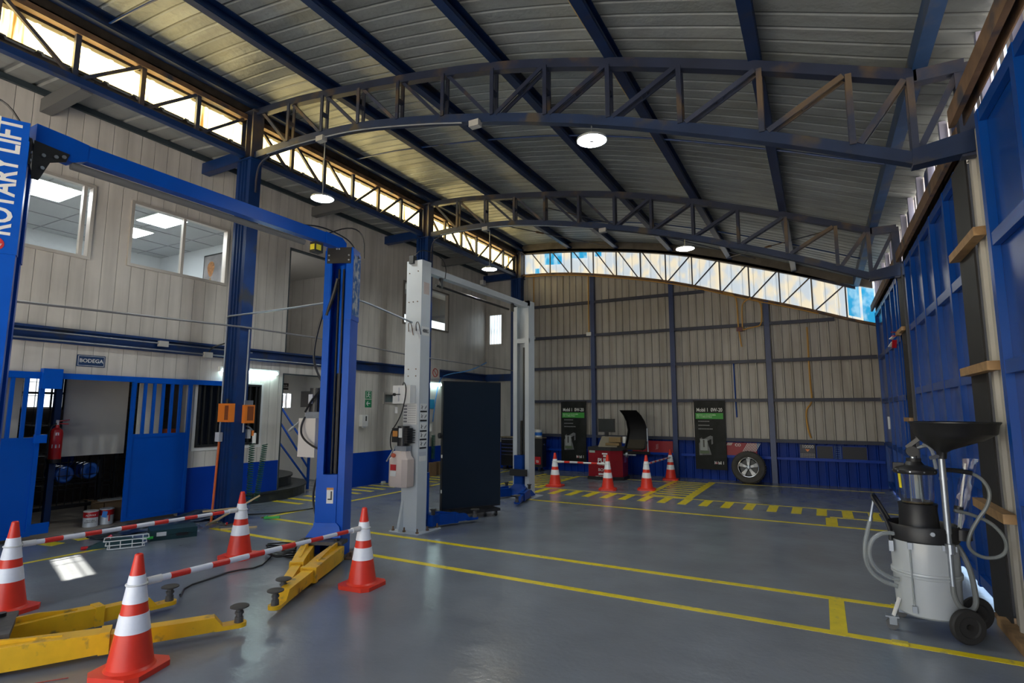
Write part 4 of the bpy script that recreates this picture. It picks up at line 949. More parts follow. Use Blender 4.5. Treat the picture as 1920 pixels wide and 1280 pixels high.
# ------------------------------------------------------------------ white two post lift
t = empty('two_post_lift', (-5.2, 8.3, 0), 'white two post car lift with dark blue arms, farther back beside the dark panel', 'car lift')
LX0, LX1 = -5.335, -5.05
def ccol(x0, x1, y0, y1, zt, openpos):
    k = .025; mb = MB()
    yb = (y0, y0+k) if openpos else (y1-k, y1); yo = (y1-k, y1) if openpos else (y0, y0+k)
    mb.box((x0, yb[0], .015), (x1, yb[1], zt)); mb.box((x0, y0+k if openpos else y0, .015), (x0+k, y1 if openpos else y1-k, zt)); mb.box((x1-k, y0+k if openpos else y0, .015), (x1, y1 if openpos else y1-k, zt))
    mb.box((x0+k, yo[0], .015), (x0+.09, yo[1], zt)); mb.box((x1-.09, yo[0], .015), (x1-k, yo[1], zt)); return mb
c1 = build('column', ccol(LX0, LX1, 6.40, 6.62, 3.93, True), lift_white, t)
c2 = build('column', ccol(-5.48, -5.12, 10.0, 10.26, 3.95, False), lift_white, t)
build('base_plate', MB().box((-5.44, 6.28, 0), (-4.93, 6.82, .014)), lift_white, c1)
build('base_plate', MB().box((-5.6, 9.85, 0), (-5.0, 10.4, .014)), lift_white, c2)
for x, y in ((-5.40, 6.32), (-5.20, 6.32), (-4.97, 6.32), (-4.97, 6.55), (-4.97, 6.78)): build('anchor_bolt', MB().cyl((x, y, .014), (x, y, .035), .022, n=6).cyl((x, y, .035), (x, y, .075), .011, n=8), rust, c1)
for x in (-5.04, -5.56): build('anchor_bolt', MB().cyl((x, 9.9, .014), (x, 9.9, .035), .022, n=6).cyl((x, 9.9, .035), (x, 9.9, .08), .011, n=8), rust, c2)
build('gusset', MB().prism([(0, 0), (-.08, 0), (0, .42)], (LX0, 6.42, .014), Ux, Uz, .01), lift_white, c1)
build('gusset', MB().prism([(0, 0), (.0, .42), (-.1, 0)], (-5.30, 6.40, .014), Uy, Uz, .01), lift_white, c1)
build('cross_member', MB().box((-5.48, 10.01, 3.08), (-5.12, 10.05, 3.17)), lift_white, c2)
build('head_plate', MB().box((-5.48, 10.0, 3.84), (-5.12, 10.06, 3.95)), lift_white, c2)
build('overhead_beam', MB().box((-5.26, 6.62, 3.80), (-5.14, 10.0, 3.90)).bevel(.006, 1), lift_white, t)
sb = build('shutoff_bar', MB().cyl((-5.2, 6.95, 3.66), (-5.2, 9.3, 3.66), .02, n=10), black, t)
for y in (7.08, 9.45): build('bar_hanger', MB().box((-5.22, y-.03, 3.64), (-5.18, y+.03, 3.82)), black, sb)
build('top_switch', MB().box((-5.27, 6.36, 3.88), (-5.19, 6.44, 4.0)), black, t)
build('cable', MB().tube([(-5.22, 6.4, 3.98), (-5.1, 6.45, 4.12), (-4.98, 6.8, 4.05), (-4.97, 6.9, 3.9), (-5.1, 7.05, 3.78)], .007, 6, 2), black, t)
for x, z in ((-5.28, 3.74), (-5.12, 3.76), (-5.28, 3.3), (-5.2, 3.3), (-5.12, 3.3), (-5.26, 2.3), (-5.12, 2.3), (-5.26, 2.2), (-5.12, 2.2)): build('bolt', MB().cyl((x, 6.40, z), (x, 6.392, z), .009, n=8), rust, c1)
for x in (-5.27, -5.13): build('cable_hook', MB().tube([(x, 6.395, 2.86), (x+.02, 6.36, 2.98), (x+.06, 6.37, 2.99), (x+.09, 6.39, 2.8)], .006, 6, 1), rust, c1)
build('capacity_plate', MB().box((LX1, 6.425, 2.80), (LX1+.003, 6.60, 2.93)), white, c1)
build('capacity_lettering', text_mb('4000KG', .075, (LX1+.005, 6.512, 2.865), Uy, Uz, .001, .02, 'CENTER', .55), black, c1)
build('faded_sticker', MB().box((LX1, 6.45, 3.42), (LX1+.003, 6.58, 3.6)), mat('sticker_faded', (.62, .52, .48), .6), c1)
build('control_box', MB().box((-5.44, 6.28, 1.80), (-5.12, 6.395, 2.06)).bevel(.01, 1), white_pl, t)
build('box_seam', MB().box((-5.335, 6.276, 1.83), (-5.32, 6.281, 2.03)), mat('label_grey', (.5, .52, .58)), t)
build('switch_knob', MB().cyl((-5.40, 6.28, 1.93), (-5.40, 6.255, 1.93), .022, n=12).box((-5.40, 6.258, 1.923), (-5.29, 6.266, 1.937)), black, t)
build('hang_tag', MB().box((-5.41, 6.30, 1.66), (-5.36, 6.304, 1.75)), white_pl, t)
pp = build('instruction_sheet', MB().box((-5.33, 6.393, 1.50), (-5.08, 6.398, 1.80)), white, t)
pm = MB()
for k in range(6): pm.box((-5.32, 6.390, 1.53+k*.045), (-5.26, 6.3925, 1.553+k*.045))
for k in range(8): pm.box((-5.24, 6.390, 1.53+k*.033), (-5.10, 6.3925, 1.534+k*.033))
build('print', pm, mat('print_grey', (.2, .2, .22), .6), pp)
for k, (z0, z1) in enumerate(((1.70, 1.80), (1.57, 1.68), (1.42, 1.53), (1.30, 1.41), (1.18, 1.29), (1.06, 1.11), (.98, 1.05))):
    lb = build('safety_sticker', MB().box((LX1, 6.43, z0), (LX1+.002, 6.585, z1)), white if k != 5 else mat('label_grey', (.5, .52, .58)), t)
    if k < 5:
        pm = MB().box((LX1+.002, 6.43, z0-.025), (LX1+.0035, 6.585, z0-.003))
        pm.bar((LX1+.003, 6.445, z0+.03), (LX1+.003, 6.49, z0+.06), .012, .002).bar((LX1+.003, 6.47, z0+.02), (LX1+.003, 6.46, z0+.08), .01, .002)
        pm.bar((LX1+.003, 6.53, z0+.02), (LX1+.003, 6.57, z0+.07), .014, .002).bar((LX1+.003, 6.53, z0+.05), (LX1+.003, 6.575, z0+.045), .008, .002)
        build('pictogram', pm, black, lb)
pu = build('motor', MB().cyl((-5.24, 6.30, 1.20), (-5.24, 6.30, 1.48), .085, n=20).box((-5.40, 6.24, 1.25), (-5.12, 6.36, 1.45)), black, t)
fin = MB()
for k in range(6): fin.box((-5.17, 6.22, 1.24+k*.035), (-5.09, 6.38, 1.25+k*.035))
build('fins', fin, blackp, pu)
build('motor_label', MB().box((-5.25, 6.208, 1.32), (-5.19, 6.214, 1.45)), white_pl, pu)
build('motor_label', MB().box((-5.38, 6.234, 1.33), (-5.29, 6.239, 1.41)), mat('label_orange', (.6, .25, .05)), pu)
build('valve_block', MB().box((-5.34, 6.25, 1.13), (-5.14, 6.36, 1.20)), steel, t)
build('release_lever', MB().cyl((-5.34, 6.26, 1.2), (-5.45, 6.2, .98), .011, n=8), steel, t)
tk = build('oil_tank', MB().loft([[Vector((a*sx+cx, b*sy+6.27, z)) for a, b in ((-1, -.6), (-.6, -1), (.6, -1), (1, -.6), (1, .6), (.6, 1), (-.6, 1), (-1, .6))] for sx, sy, cx, z in ((.155, .115, -5.235, .64), (.165, .12, -5.235, .66), (.165, .12, -5.235, 1.02), (.13, .10, -5.235, 1.06), (.11, .09, -5.235, 1.13))]).bevel(.012, 2), mat('tank_pinkish', (.62, .52, .47), .45), t, True)
build('tank_cap', MB().cyl((-5.28, 6.16, 1.07), (-5.28, 6.13, 1.08), .03, n=14), mat('cap_red', (.5, .1, .05), .5), tk)
build('tank_label', MB().box((-5.33, 6.143, .87), (-5.23, 6.149, .95)), red, tk)
build('tank_label', MB().box((-5.33, 6.143, .79), (-5.23, 6.149, .86)), white, tk)
build('cable', MB().tube([(-5.3, 6.33, 2.06), (-5.22, 6.26, 2.12), (-5.16, 6.25, 2.0), (-5.22, 6.25, 1.7), (-5.32, 6.25, 1.52), (-5.42, 6.24, 1.4), (-5.43, 6.24, 1.2), (-5.36, 6.24, 1.1)], .009, 6, 3), black, t, True)
# carriages and arms
cg = build('carriage', MB().box((-5.42, 9.93, .16), (-5.24, 10.10, .82)).bevel(.012, 1), lift_navy, t)
build('carriage_foot', MB().loft([[Vector((x, y, .26)) for x, y in ((-5.42, 9.93), (-5.24, 9.93), (-5.24, 10.1), (-5.42, 10.1))], [Vector((x, y, .05)) for x, y in ((-5.60, 9.84), (-5.02, 9.84), (-5.02, 10.1), (-5.60, 10.1))]]), lift_navy, cg)
build('rubber_stop', MB().box((-5.5, 9.90, .42), (-5.12, 9.93, .55)).bevel(.01, 1), black, cg)
for x in (-5.36, -5.30): build('lift_rod', MB().cyl((x, 10.14, .7), (x, 10.14, 1.5 if x < -5.33 else 3.0), .022, n=10), oilk, t)
build('carriage', MB().box((-5.30, 6.60, .14), (-5.08, 6.72, .8)).bevel(.012, 1), lift_navy, t)
build('arm_block', MB().box((-5.34, 6.68, .04), (-4.98, 6.86, .2)).bevel(.015, 1), lift_navy, t)
arm((-5.05, 6.86), (-4.75, 7.45), lift_navy, t, w=.12)
arm((-5.30, 6.86), (-5.75, 7.5), lift_navy, t, w=.12)
arm((-5.08, 9.80), (-4.86, 9.02), lift_navy, t, w=.13)
arm((-5.52, 9.80), (-5.85, 9.15), lift_navy, t, w=.13)
for x, y in ((-5.0, 6.72), (-5.57, 9.9), (-5.03, 9.84)): build('pivot_pin', MB().cyl((x, y, .2), (x, y, .27), .03, n=12).cyl((x, y, .27), (x, y, .285), .045, n=12), oilk, t)
# ------------------------------------------------------------------ dark display panel on casters
t = empty('display_panel', (-5.1, 7.85, 0), 'tall blank dark navy panel standing on a castered base between the white lift posts', 'panel')
A, B = Vector((-5.335, 7.38, 0)), Vector((-4.79, 8.30, 0)); d = (B-A).normalized(); n_ = Vector((d.y, -d.x, 0))   # n_ towards the camera
scr = mat('panel_dark', (.009, .017, .030), .45, var=.1, vscale=2, spec=.2)
def slab(u0, u1, v0, v1, z0, z1): return MB().loft([[A+d*u0+n_*v0+Uz*z, A+d*u1+n_*v0+Uz*z, A+d*u1+n_*v1+Uz*z, A+d*u0+n_*v1+Uz*z] for z in (z0, z1)])
L_ = (B-A).length
build('panel_body', slab(0, L_, -.07, 0, .13, 2.18).bevel(.006, 1), black, t)
sf = build('panel_face', slab(.012, L_-.012, 0, .004, .15, 2.165), scr, t)
build('base', slab(.12, L_-.12, -.25, .22, .085, .125).bevel(.015, 2), black, t)
build('foot_bar', slab(-.06, .05, -.16, .06, .10, .128), black, t)
for u, v in ((.18, .17), (L_-.18, .17), (.18, -.2), (L_-.18, -.2)):
    p = A+d*u+n_*v; c = build('caster', MB().cyl(p+Uz*.04-d*.012, p+Uz*.04+d*.012, .04, n=16), rubber, t, True)
    build('caster_fork', MB().bar(p+Uz*.04+d*.016, p+Uz*.09+d*.016, .03, .004).bar(p+Uz*.04-d*.016, p+Uz*.09-d*.016, .03, .004), steel, c)
build('side_handle', MB().cyl(A-d*.005-n_*.035+Uz*1.30, A-d*.05-n_*.035+Uz*1.30, .045, n=16), black, t)
for z in (.95, .40): build('latch', MB().box((A.x-.012, A.y-.01, z), (A.x+.003, A.y+.01, z+.05)), white_pl, t)
single('power_cord', MB().tube([(-5.2, 7.25, .10), (-5.12, 7.1, .14), (-5.0, 7.05, .05), (-4.98, 7.15, .012), (-5.0, 7.3, .012)], .008, 6, 3), black, 'short black cord curling out at the foot of the dark panel', 'cable', base=(-5.1, 7.15, 0), smooth=True)
# ------------------------------------------------------------------ tool chest and bucket
t = empty('tool_chest', (-7.6, 14.6, 0), 'black roller tool chest with silver drawer pulls behind the white lift post', 'tool chest')
x0, x1, y0, y1 = -8.28, -6.94, 14.36, 14.65
build('body', MB().box((x0, y0+.02, .12), (x1, y1, .92)).bevel(.012, 2), black, t)
build('worktop', MB().box((x0-.01, y0, .92), (x1+.01, y1+.01, .955)).bevel(.006, 1), mat('worktop_wood', (.22, .18, .12), .6, var=.3, vscale=20), t)
for bx0, bx1 in ((x0+.02, -7.66), (-7.63, x1-.3)):
    for k, (z0, z1) in enumerate(((.76, .89), (.66, .75), (.56, .65), (.46, .55), (.16, .45))):
        dr = build('drawer', MB().box((bx0, y0, z0), (bx1, y0+.03, z1)).bevel(.004, 1), mat('drawer_black', (.008, .008, .009), .3), t)
        if k < 4 or bx0 < -8: build('pull', MB().box((bx0+.02, y0-.012, z1-.026), (bx1-.02, y0, z1-.006)), chrome, dr)
build('red_badge', MB().box((-7.38, y0-.004, .2), (-6.98, y0+.02, .41)), red, t)
build('badge_mark', text_mb('ts', .13, (-7.08, y0-.006, .29), Ux, Uz, .001, .01).bar((-7.33, y0-.006, .37), (-7.27, y0-.006, .33), .02, .002, (0, 1, 0)).bar((-7.21, y0-.006, .37), (-7.27, y0-.006, .33), .02, .002, (0, 1, 0)).bar((-7.27, y0-.006, .34), (-7.27, y0-.006, .25), .025, .002, (0, 1, 0)).bar((-7.32, y0-.006, .24), (-7.22, y0-.006, .24), .02, .002, (0, 1, 0)), white, t)
build('side_lock', MB().cyl((x1, 14.5, .75), (x1+.02, 14.5, .75), .03, n=12), chrome, t)
for x in (x0+.1, x1-.1):
    for y in (14.41, 14.60):
        c = build('caster', MB().cyl((x-.02, y, .05), (x+.02, y, .05), .05, n=16), rubber, t, True)
        build('caster_fork', MB().box((x-.03, y-.02, .05), (x-.024, y+.02, .12)).box((x+.024, y-.02, .05), (x+.03, y+.02, .12)), chrome, c)
t = empty('plastic_bucket', (-7.12, 14.52, .955), 'small white plastic tub with a blue band on top of the black tool chest', 'tub')
build('tub', MB().lathe([(0, .955), (.095, .955), (.115, 1.14), (.12, 1.145), (.12, 1.16), (.108, 1.16), (.10, .98), (0, .98)], (-7.12, 14.52, 0), n=28), white_pl, t, True)
build('band', MB().lathe([(.1012, 1.0), (.103, 1.0), (.112, 1.09), (.110, 1.09)], (-7.12, 14.52, 0), n=28), mat('band_blue', (.02, .15, .55), .4), t, True)
build('lid', MB().lathe([(0, 1.165), (.122, 1.165), (.122, 1.15), (.118, 1.15)], (-7.12, 14.52, 0), n=28), white_pl, t, True)
# ------------------------------------------------------------------ wheel balancer
t = empty('wheel_balancer', (-4.75, 13.7, 0), 'red machine with monitor and raised black wheel hood, behind the far cones', 'wheel balancer')
build('cabinet', MB().loft([[Vector((x, y, z)) for x, y in ((-5.2, 13.46), (-4.62, 13.44), (-4.36, 13.62), (-4.36, 14.05), (-5.2, 14.05))] for z in (.06, .72)]).bevel(.02, 2), mat('cabinet_crimson', (.24, .006, .014), .35, var=.08, spec=.3), t)
build('plinth', MB().loft([[Vector((x, y, z)) for x, y in ((-5.22, 13.43), (-4.6, 13.42), (-4.33, 13.6), (-4.33, 14.08), (-5.22, 14.08))] for z in (0, .08)]), black, t)
build('tray', MB().loft([[Vector((x, y, z)) for x, y in ((-5.21, 13.44), (-4.6, 13.42), (-4.33, 13.6), (-4.33, 14.06), (-5.21, 14.06))] for z in (.72, .80)]).bevel(.02, 2), blackp, t)
build('console', MB().loft([[Vector((-5.0, 13.62, .80)), Vector((-4.5, 13.62, .80)), Vector((-4.5, 14.0, .80)), Vector((-5.0, 14.0, .80))], [Vector((-4.98, 13.86, 1.05)), Vector((-4.5, 13.86, 1.05)), Vector((-4.5, 14.0, 1.05)), Vector((-4.98, 14.0, 1.05))]]), mat('console_beige', (.26, .23, .17), .5), t)
build('weight_bin', MB().box((-4.8, 13.62, .84), (-4.45, 13.85, .90)).box((-4.72, 13.66, .92), (-4.42, 13.86, 1.04)).bevel(.01, 1), mat('bin_brown', (.23, .15, .06), .6), t)
build('small_pot', MB().cyl((-4.36, 13.8, .9), (-4.36, 13.8, 1.06), .05, n=14), white_pl, t, True)
mn = build('monitor', MB().box((-5.07, 13.86, 1.16), (-4.63, 13.9, 1.50)).bevel(.012, 2), black, t)
build('screen', MB().box((-5.05, 13.855, 1.185), (-4.65, 13.86, 1.48)), mat('screen_off', (.02, .025, .024), .2), mn)
build('monitor_stand', MB().box((-4.90, 13.88, 1.02), (-4.82, 13.94, 1.20)), black, mn)
hd = [(.76, -4.27, -3.80, 13.46), (.80, -4.28, -3.76, 13.62), (1.0, -4.26, -3.74, 13.74), (1.22, -4.23, -3.75, 13.78), (1.45, -4.25, -3.80, 13.72), (1.60, -4.29, -3.86, 13.62), (1.72, -4.33, -3.93, 13.46)]
vs = []
for z, a, b, y in hd:
    vs.append([Vector((a, y-.05, z)), Vector((a+.03, y, z)), Vector((b-.03, y, z)), Vector((b, y-.10, z)), Vector((b+.02, y-.10, z)), Vector((b-.02, y+.03, z)), Vector((a+.02, y+.03, z)), Vector((a-.02, y-.05, z))])
build('wheel_hood', MB().loft(vs), mat('hood_black', (.006, .006, .007), .45, spec=.2), t, True)
build('hood_lining', MB().loft([[Vector((a+.05, y-.012, z)), Vector((b-.06, y-.012, z)), Vector((b-.06, y-.004, z)), Vector((a+.05, y-.004, z))] for z, a, b, y in hd[:3]]), mat('hood_brown', (.035, .028, .018), .6, spec=.2), t, True)
build('hood_strut', MB().cyl((-3.72, 13.62, .72), (-3.74, 13.66, 1.28), .018, n=10), steel, t)
build('hood_arm', MB().cyl((-4.36, 13.75, .68), (-3.7, 13.7, .68), .035, n=12), black, t)
build('spindle', MB().cyl((-4.36, 13.72, .62), (-4.05, 13.72, .62), .025, n=12).cyl((-4.30, 13.72, .62), (-4.25, 13.72, .62), .07, n=16), steel, t)
yf = 13.452
for txt, sz, x, z, bold in (('PULI', .15, -4.80, .47, .03), ('PL-1200', .06, -4.83, .375, .01), ('BOSS', .10, -4.82, .245, .0), ('WHEEL BALANCER', .03, -4.88, .045+.04, 0)):
    build('lettering', text_mb(txt, sz, (x, yf-.008+(x+5.2)*-.034, z), (1, -.034, 0), Uz, .002, bold), white, t)
build('badge_plate', MB().box((-5.17, yf-.004, .66), (-5.02, yf+.004, .715)), mat('badge_green', (.35, .45, .38), .5), t)
build('logo_patch', MB().box((-4.83, yf-.014, .625), (-4.69, yf-.006, .66)).box((-4.80, yf-.014, .565), (-4.72, yf-.006, .61)), white, t)
build('ce_mark', text_mb('CE', .06, (-4.50, 13.525, .62), (.82, .57, 0), Uz, .002), white, t)
build('web_patch', MB().box((-4.93, yf-.012, .12), (-4.74, yf-.004, .165)), white, t)
build('web_patch', MB().box((-4.74, yf-.017, .12), (-4.66, yf-.008, .165)), mat('patch_blue', (.05, .25, .7), .5), t)
build('side_sticker', MB().box((-4.355, 13.75, .42), (-4.352, 13.9, .58)), mat('sticker_violet', (.25, .12, .35), .5), t)
# ------------------------------------------------------------------ banners
def banner(x0, x1, label):
    yb = 14.856; W = x1-x0; z0, z1 = .25, 1.965
    t = empty('hanging_banner', ((x0+x1)/2, yb, z0), label, 'banner', 'dark product banners')
    build('sheet', MB().box((x0, yb, z0), (x1, yb+.012, z1)), mat('banner_dark', (.006, .0075, .007), .5, var=.5, vscale=3, spec=.2, col2=(.016, .018, .018), mix=.4, mscale=2), t)
    build('top_rod', MB().cyl((x0-.02, yb+.006, z1), (x1+.02, yb+.006, z1), .012, n=10), black, t)
    f = yb-.002
    build('title', text_mb('Mobil 1  0W-20', .13, (x0+W*.08, f, z1-.235), Ux, Uz, .001, .012, 'LEFT', W/.80*.80), white, t)
    build('green_strip', MB().box((x0+.045*W, f, z1-.46), (x1-.06*W, yb, z1-.31)), mat('strip_green', (.03, .30, .03), .5), t)
    build('strip_lettering', text_mb('MEJORA LA ECONOMÍA\nDEL COMBUSTIBLE', .052, (x0+.08*W, f-.002, z1-.385), Ux, Uz, .001, .01, 'LEFT', .85), mat('strip_text', (.45, .7, .42), .5), t)
    pm = MB()
    for k, (a, b, z) in enumerate(((.13, .5, .53), (.13, .5, .63), (.13, .6, .72))):
        for j in range(9): pm.box((x0+W*(a+(b-a)*j/9), f, z1-z), (x0+W*(a+(b-a)*(j+.7)/9), yb, z1-z+.022))
    build('small_print', pm, mat('print_pale', (.28, .29, .29), .5), t)
    jug = [(.13, .28), (.13, .62), (.17, .68), (.15, .76), (.22, .80), (.26, .74), (.50, .86), (.58, .84), (.58, .62), (.53, .60), (.53, .76), (.40, .70), (.46, .50), (.52, .30)]
    build('bottle_print', MB().prism([(a*W, b*.85) for a, b in jug], (x0, f, .36), Ux, Uz, -.002), mat('bottle_grey', (.13, .135, .14), .5, var=.8, vscale=7), t)
    build('bottle_label', MB().box((x0+.17*W, f-.003, .72), (x0+.40*W, f-.001, 1.0)), mat('bottle_label', (.30, .32, .31), .5), t)
    build('numeral', text_mb('1', .25, (x0+.285*W, f-.005, .88), Ux, Uz, .001, .02), black, t)
    build('bottle_band', MB().box((x0+.15*W, f-.003, .64), (x0+.45*W, f-.001, .71)), mat('band_dull_green', (.08, .12, .06), .5), t)
    build('brand_lettering', text_mb('M bil 1', .10, (x0+.76*W, f, z0+.17), Ux, Uz, .001, .018, 'CENTER', .85), white, t)
    build('brand_ring', MB().tube([(x0+.672*W+.022*math.cos(q), f-.001, z0+.165+.022*math.sin(q)) for q in [2*PI*k/16 for k in range(16)]], .006, 5, closed=True), red, t)
banner(-6.56, -5.80, 'tall dark oil banner with green strip hanging left of the red machine')
banner(-2.84, -2.09, 'tall dark oil banner with green strip hanging left of the leaning tyre')
# ------------------------------------------------------------------ posters and dark vents on the back wall
t = empty('wall_poster', (-3.85, 14.93, .75), 'red poster with a pale monogram behind the black wheel hood', 'poster')
build('sheet', MB().box((-4.5, 14.93, .62), (-3.42, 14.945, .92)), mat('poster_red', (.30, .008, .02), .45), t)
build('monogram', text_mb('JJ', .14, (-3.83, 14.926, .78), (1, 0, .25), Uz, .001), mat('mono_pale', (.5, .3, .32), .5), t)
t = empty('wall_poster', (-1.75, 14.93, .78), 'red poster with white diagonal stripes above the leaning tyre', 'poster')
build('sheet', MB().box((-2.10, 14.93, .60), (-1.40, 14.945, .93)), mat('poster_red', (.30, .008, .02)), t)
pm = MB()
for k in range(9): pm.bar((-1.72+k*.035, 14.926, .72+.0*k), (-1.60+k*.035, 14.926, .925), .012, .003, (0, 1, 0))
for k in range(4): pm.bar((-2.09+k*.03, 14.926, .86), (-2.05+k*.03, 14.926, .925), .012, .003, (0, 1, 0))
build('stripes', pm, white, t)
build('wing_mark', text_mb('CO', .09, (-1.83, 14.925, .87), Ux, Uz, .001, .02), white, t)
t = empty('wall_poster', (-.3, 14.93, .78), 'dark poster with pale row of marks on the right part of the back wall', 'poster')
build('sheet', MB().box((-.47, 14.93, .62), (-.15, 14.945, .93)), mat('poster_black', (.012, .012, .03), .45), t)
pm = text_mb('10000', .10, (-.30, 14.926, .88), Ux, Uz, .001, .02)
for k in range(9):
    for j in range(3): pm.box((-.46+k*.034, 14.925, .635+j*.035), (-.46+k*.034+.018, 14.93, .635+j*.035+.012))
build('marks', pm, mat('marks_pale', (.5, .48, .48), .5), t)
build('emblem', MB().prism([(0, 0), (.05, .06), (-.05, .06)], (-.31, 14.926, .76), Ux, Uz, -.002), orange, t)
for a, b, lab in ((-.13, .22, 'black vent opening in the blue sheeting beside the dark poster'), (.38, .88, 'rightmost black vent opening in the blue sheeting of the back wall')):
    t = empty('wall_vent', ((a+b)/2, 14.93, .77), lab, 'vent', 'black back wall vents')
    build('backing', MB().box((a, 14.935, .62), (b, 14.95, .91)), mat('vent_black', (.006, .008, .02), .5), t)
    fr_ = MB().box((a, 14.915, .905), (b, 14.95, .92)).box((a, 14.915, .61), (b, 14.95, .625)).box((a, 14.915, .61), (a+.012, 14.95, .92)).box((b-.012, 14.915, .61), (b, 14.95, .92)); build('frame', fr_, blue_dk, t)
gm = MB()
for k in range(6): gm.bar((.24, 14.92, .63+k*.05), (.36, 14.92, .66+k*.05), .006, .004, (0, 1, 0)).bar((.24, 14.92, .66+k*.05), (.36, 14.92, .63+k*.05), .006, .004, (0, 1, 0))
single('mesh_panel', gm.box((.235, 14.915, .62), (.245, 14.93, .92)).box((.355, 14.915, .62), (.365, 14.93, .92)), mat('mesh_blue', (.05, .14, .40), .4), 'narrow pale blue wire mesh strip between the two black vents', 'mesh', base=(.3, 14.92, .62))
# ------------------------------------------------------------------ leaning tyre
t = empty('car_tyre', (-1.56, 14.5, 0), 'car tyre on a silver five spoke alloy wheel leaning on the blue back wall', 'tyre')
T = Matrix.Translation((-1.56, 14.50, .375)) @ Matrix.Rotation(math.radians(-9), 4, 'X')
prof = [(.22, -.09), (.26, -.115), (.31, -.128), (.352, -.118), (.368, -.095), (.372, -.05), (.372, .05), (.368, .095), (.352, .118), (.31, .128), (.26, .115), (.22, .09)]
build('tyre', MB().lathe(prof, n=56, axis='y').move(T), tyre_m, t, True)
tr = MB()
for k in range(44):
    q = 2*PI*k/44; c, s_ = math.cos(q), math.sin(q)
    for y in (-.07, 0, .07): tr.bar((.374*c, y-.027, .374*s_), (.374*c, y+.027, .374*s_), .03, .012, (c, 0, s_))
build('tread_blocks', tr.move(T), tyre_m, t)
rim = build('rim', MB().lathe([(.222, -.085), (.228, -.10), (.218, -.102), (.205, -.085), (.19, -.02), (.19, .08), (.22, .085)], n=48, axis='y').move(T), chrome, t, True)
sp = MB()
for k in range(5):
    q = PI/2+2*PI*k/5; c, s_ = math.cos(q), math.sin(q); tn = Vector((-s_, 0, c)); rd = Vector((c, 0, s_))
    sp.loft([[rd*r_+tn*w_+Vector((0, y, 0)), rd*r_-tn*w_+Vector((0, y, 0)), rd*r_-tn*w_+Vector((0, y+.03, 0)), rd*r_+tn*w_+Vector((0, y+.03, 0))] for r_, w_, y in ((.045, .022, -.085), (.12, .030, -.088), (.205, .048, -.078))])
build('spokes', sp.move(T), mat('alloy_grey', (.30, .30, .30), .35, .5), rim)
build('hub', MB().lathe([(0, -.10), (.03, -.098), (.055, -.085), (.06, -.05)], n=24, axis='y').move(T), steel, rim, True)
nb = MB()
for k in range(5): q = PI/2+2*PI*(k+.5)/5; nb.cyl((.042*math.cos(q), -.10, .042*math.sin(q)), (.042*math.cos(q), -.08, .042*math.sin(q)), .010, n=8)
build('nut_holes', nb.move(T), black, rim)
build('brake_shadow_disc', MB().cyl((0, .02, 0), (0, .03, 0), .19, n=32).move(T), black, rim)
# ------------------------------------------------------------------ oil drainer
ox, oy = .665, 5.62
t = empty('oil_drainer', (ox, oy, 0), 'wheeled pale oil drainer with a black funnel pan and clear vessel by the right gates', 'oil drainer')
O = (ox, oy, 0)
drum = mat('drum_grey', (.47, .50, .52), .32, var=.05, vscale=4, coat=.2)
tank_b = build('drum', MB().lathe([(0, .13), (.195, .13), (.212, .145), (.222, .42), (.232, .425), (.234, .435), (.226, .442), (.234, .45), (.232, .46), (.222, .465), (.225, .70), (.22, .72)], O, n=48), drum, t, True)
build('top_tray', MB().lathe([(.226, .69), (.234, .70), (.240, .80), (.232, .815), (.222, .80), (.212, .74), (.05, .735), (0, .735)], O, n=48), blackp, t, True)
build('vessel_base', MB().lathe([(.15, .74), (.135, .80), (.128, .93), (.135, .97), (.11, .97), (0, .96)], (ox-.02, oy, 0), n=36), blackp, t, True)
build('clear_vessel', MB().lathe([(.112, .965), (.117, 1.0), (.128, 1.22), (.124, 1.22), (.113, 1.0), (.106, .972), (0, .968)], (ox-.02, oy, 0), n=36), vessel_m, t, True)
build('oil_residue', MB().lathe([(0, .972), (.104, .975), (.106, .99), (0, .985)], (ox-.02, oy, 0), n=30), mat('oil_amber', (.10, .07, .03), .2), t, True)
build('dip_tube', MB().cyl((ox+.02, oy+.02, .98), (ox, oy, 1.24), .008, n=8).cyl((ox-.06, oy-.03, .98), (ox-.06, oy-.03, 1.24), .006, n=8), hosec, t)
lid = build('lid', MB().lathe([(.142, 1.205), (.148, 1.215), (.148, 1.235), (.13, 1.255), (.07, 1.272), (.05, 1.30), (.052, 1.325), (0, 1.33)], (ox-.02, oy, 0), n=36), blackp, t, True)
sc = MB()
for k in range(10): q = 2*PI*k/10; sc.cyl((ox-.02+.147*math.cos(q), oy+.147*math.sin(q), 1.225), (ox-.02+.151*math.cos(q), oy+.151*math.sin(q), 1.225), .006, n=8)
build('screws', sc, steel, lid)
build('lid_boss', MB().box((ox-.165, oy-.03, 1.235), (ox-.09, oy+.03, 1.285)).bevel(.01, 2), blackp, lid)
gg = build('gauge', MB().cyl((ox-.03, oy-.05, 1.38), (ox-.03, oy+.0, 1.38), .042, n=20), black, t, True)
build('gauge_stem', MB().cyl((ox-.025, oy-.02, 1.32), (ox-.025, oy-.02, 1.37), .02, n=10), steel, gg)
build('selector_handle', MB().bar((ox-.06, oy-.02, 1.41), (ox+.04, oy-.05, 1.50), .04, .03), black, gg)
build('valve', MB().cyl((ox+.01, oy-.02, 1.41), (ox+.12, oy-.05, 1.45), .014, n=10), steel, t)
build('clear_pipe', MB().tube([(ox+.04, oy-.05, 1.44), (ox+.10, oy-.06, 1.42), (ox+.115, oy-.06, 1.25)], .014, 8, 2), hosec, t, True)
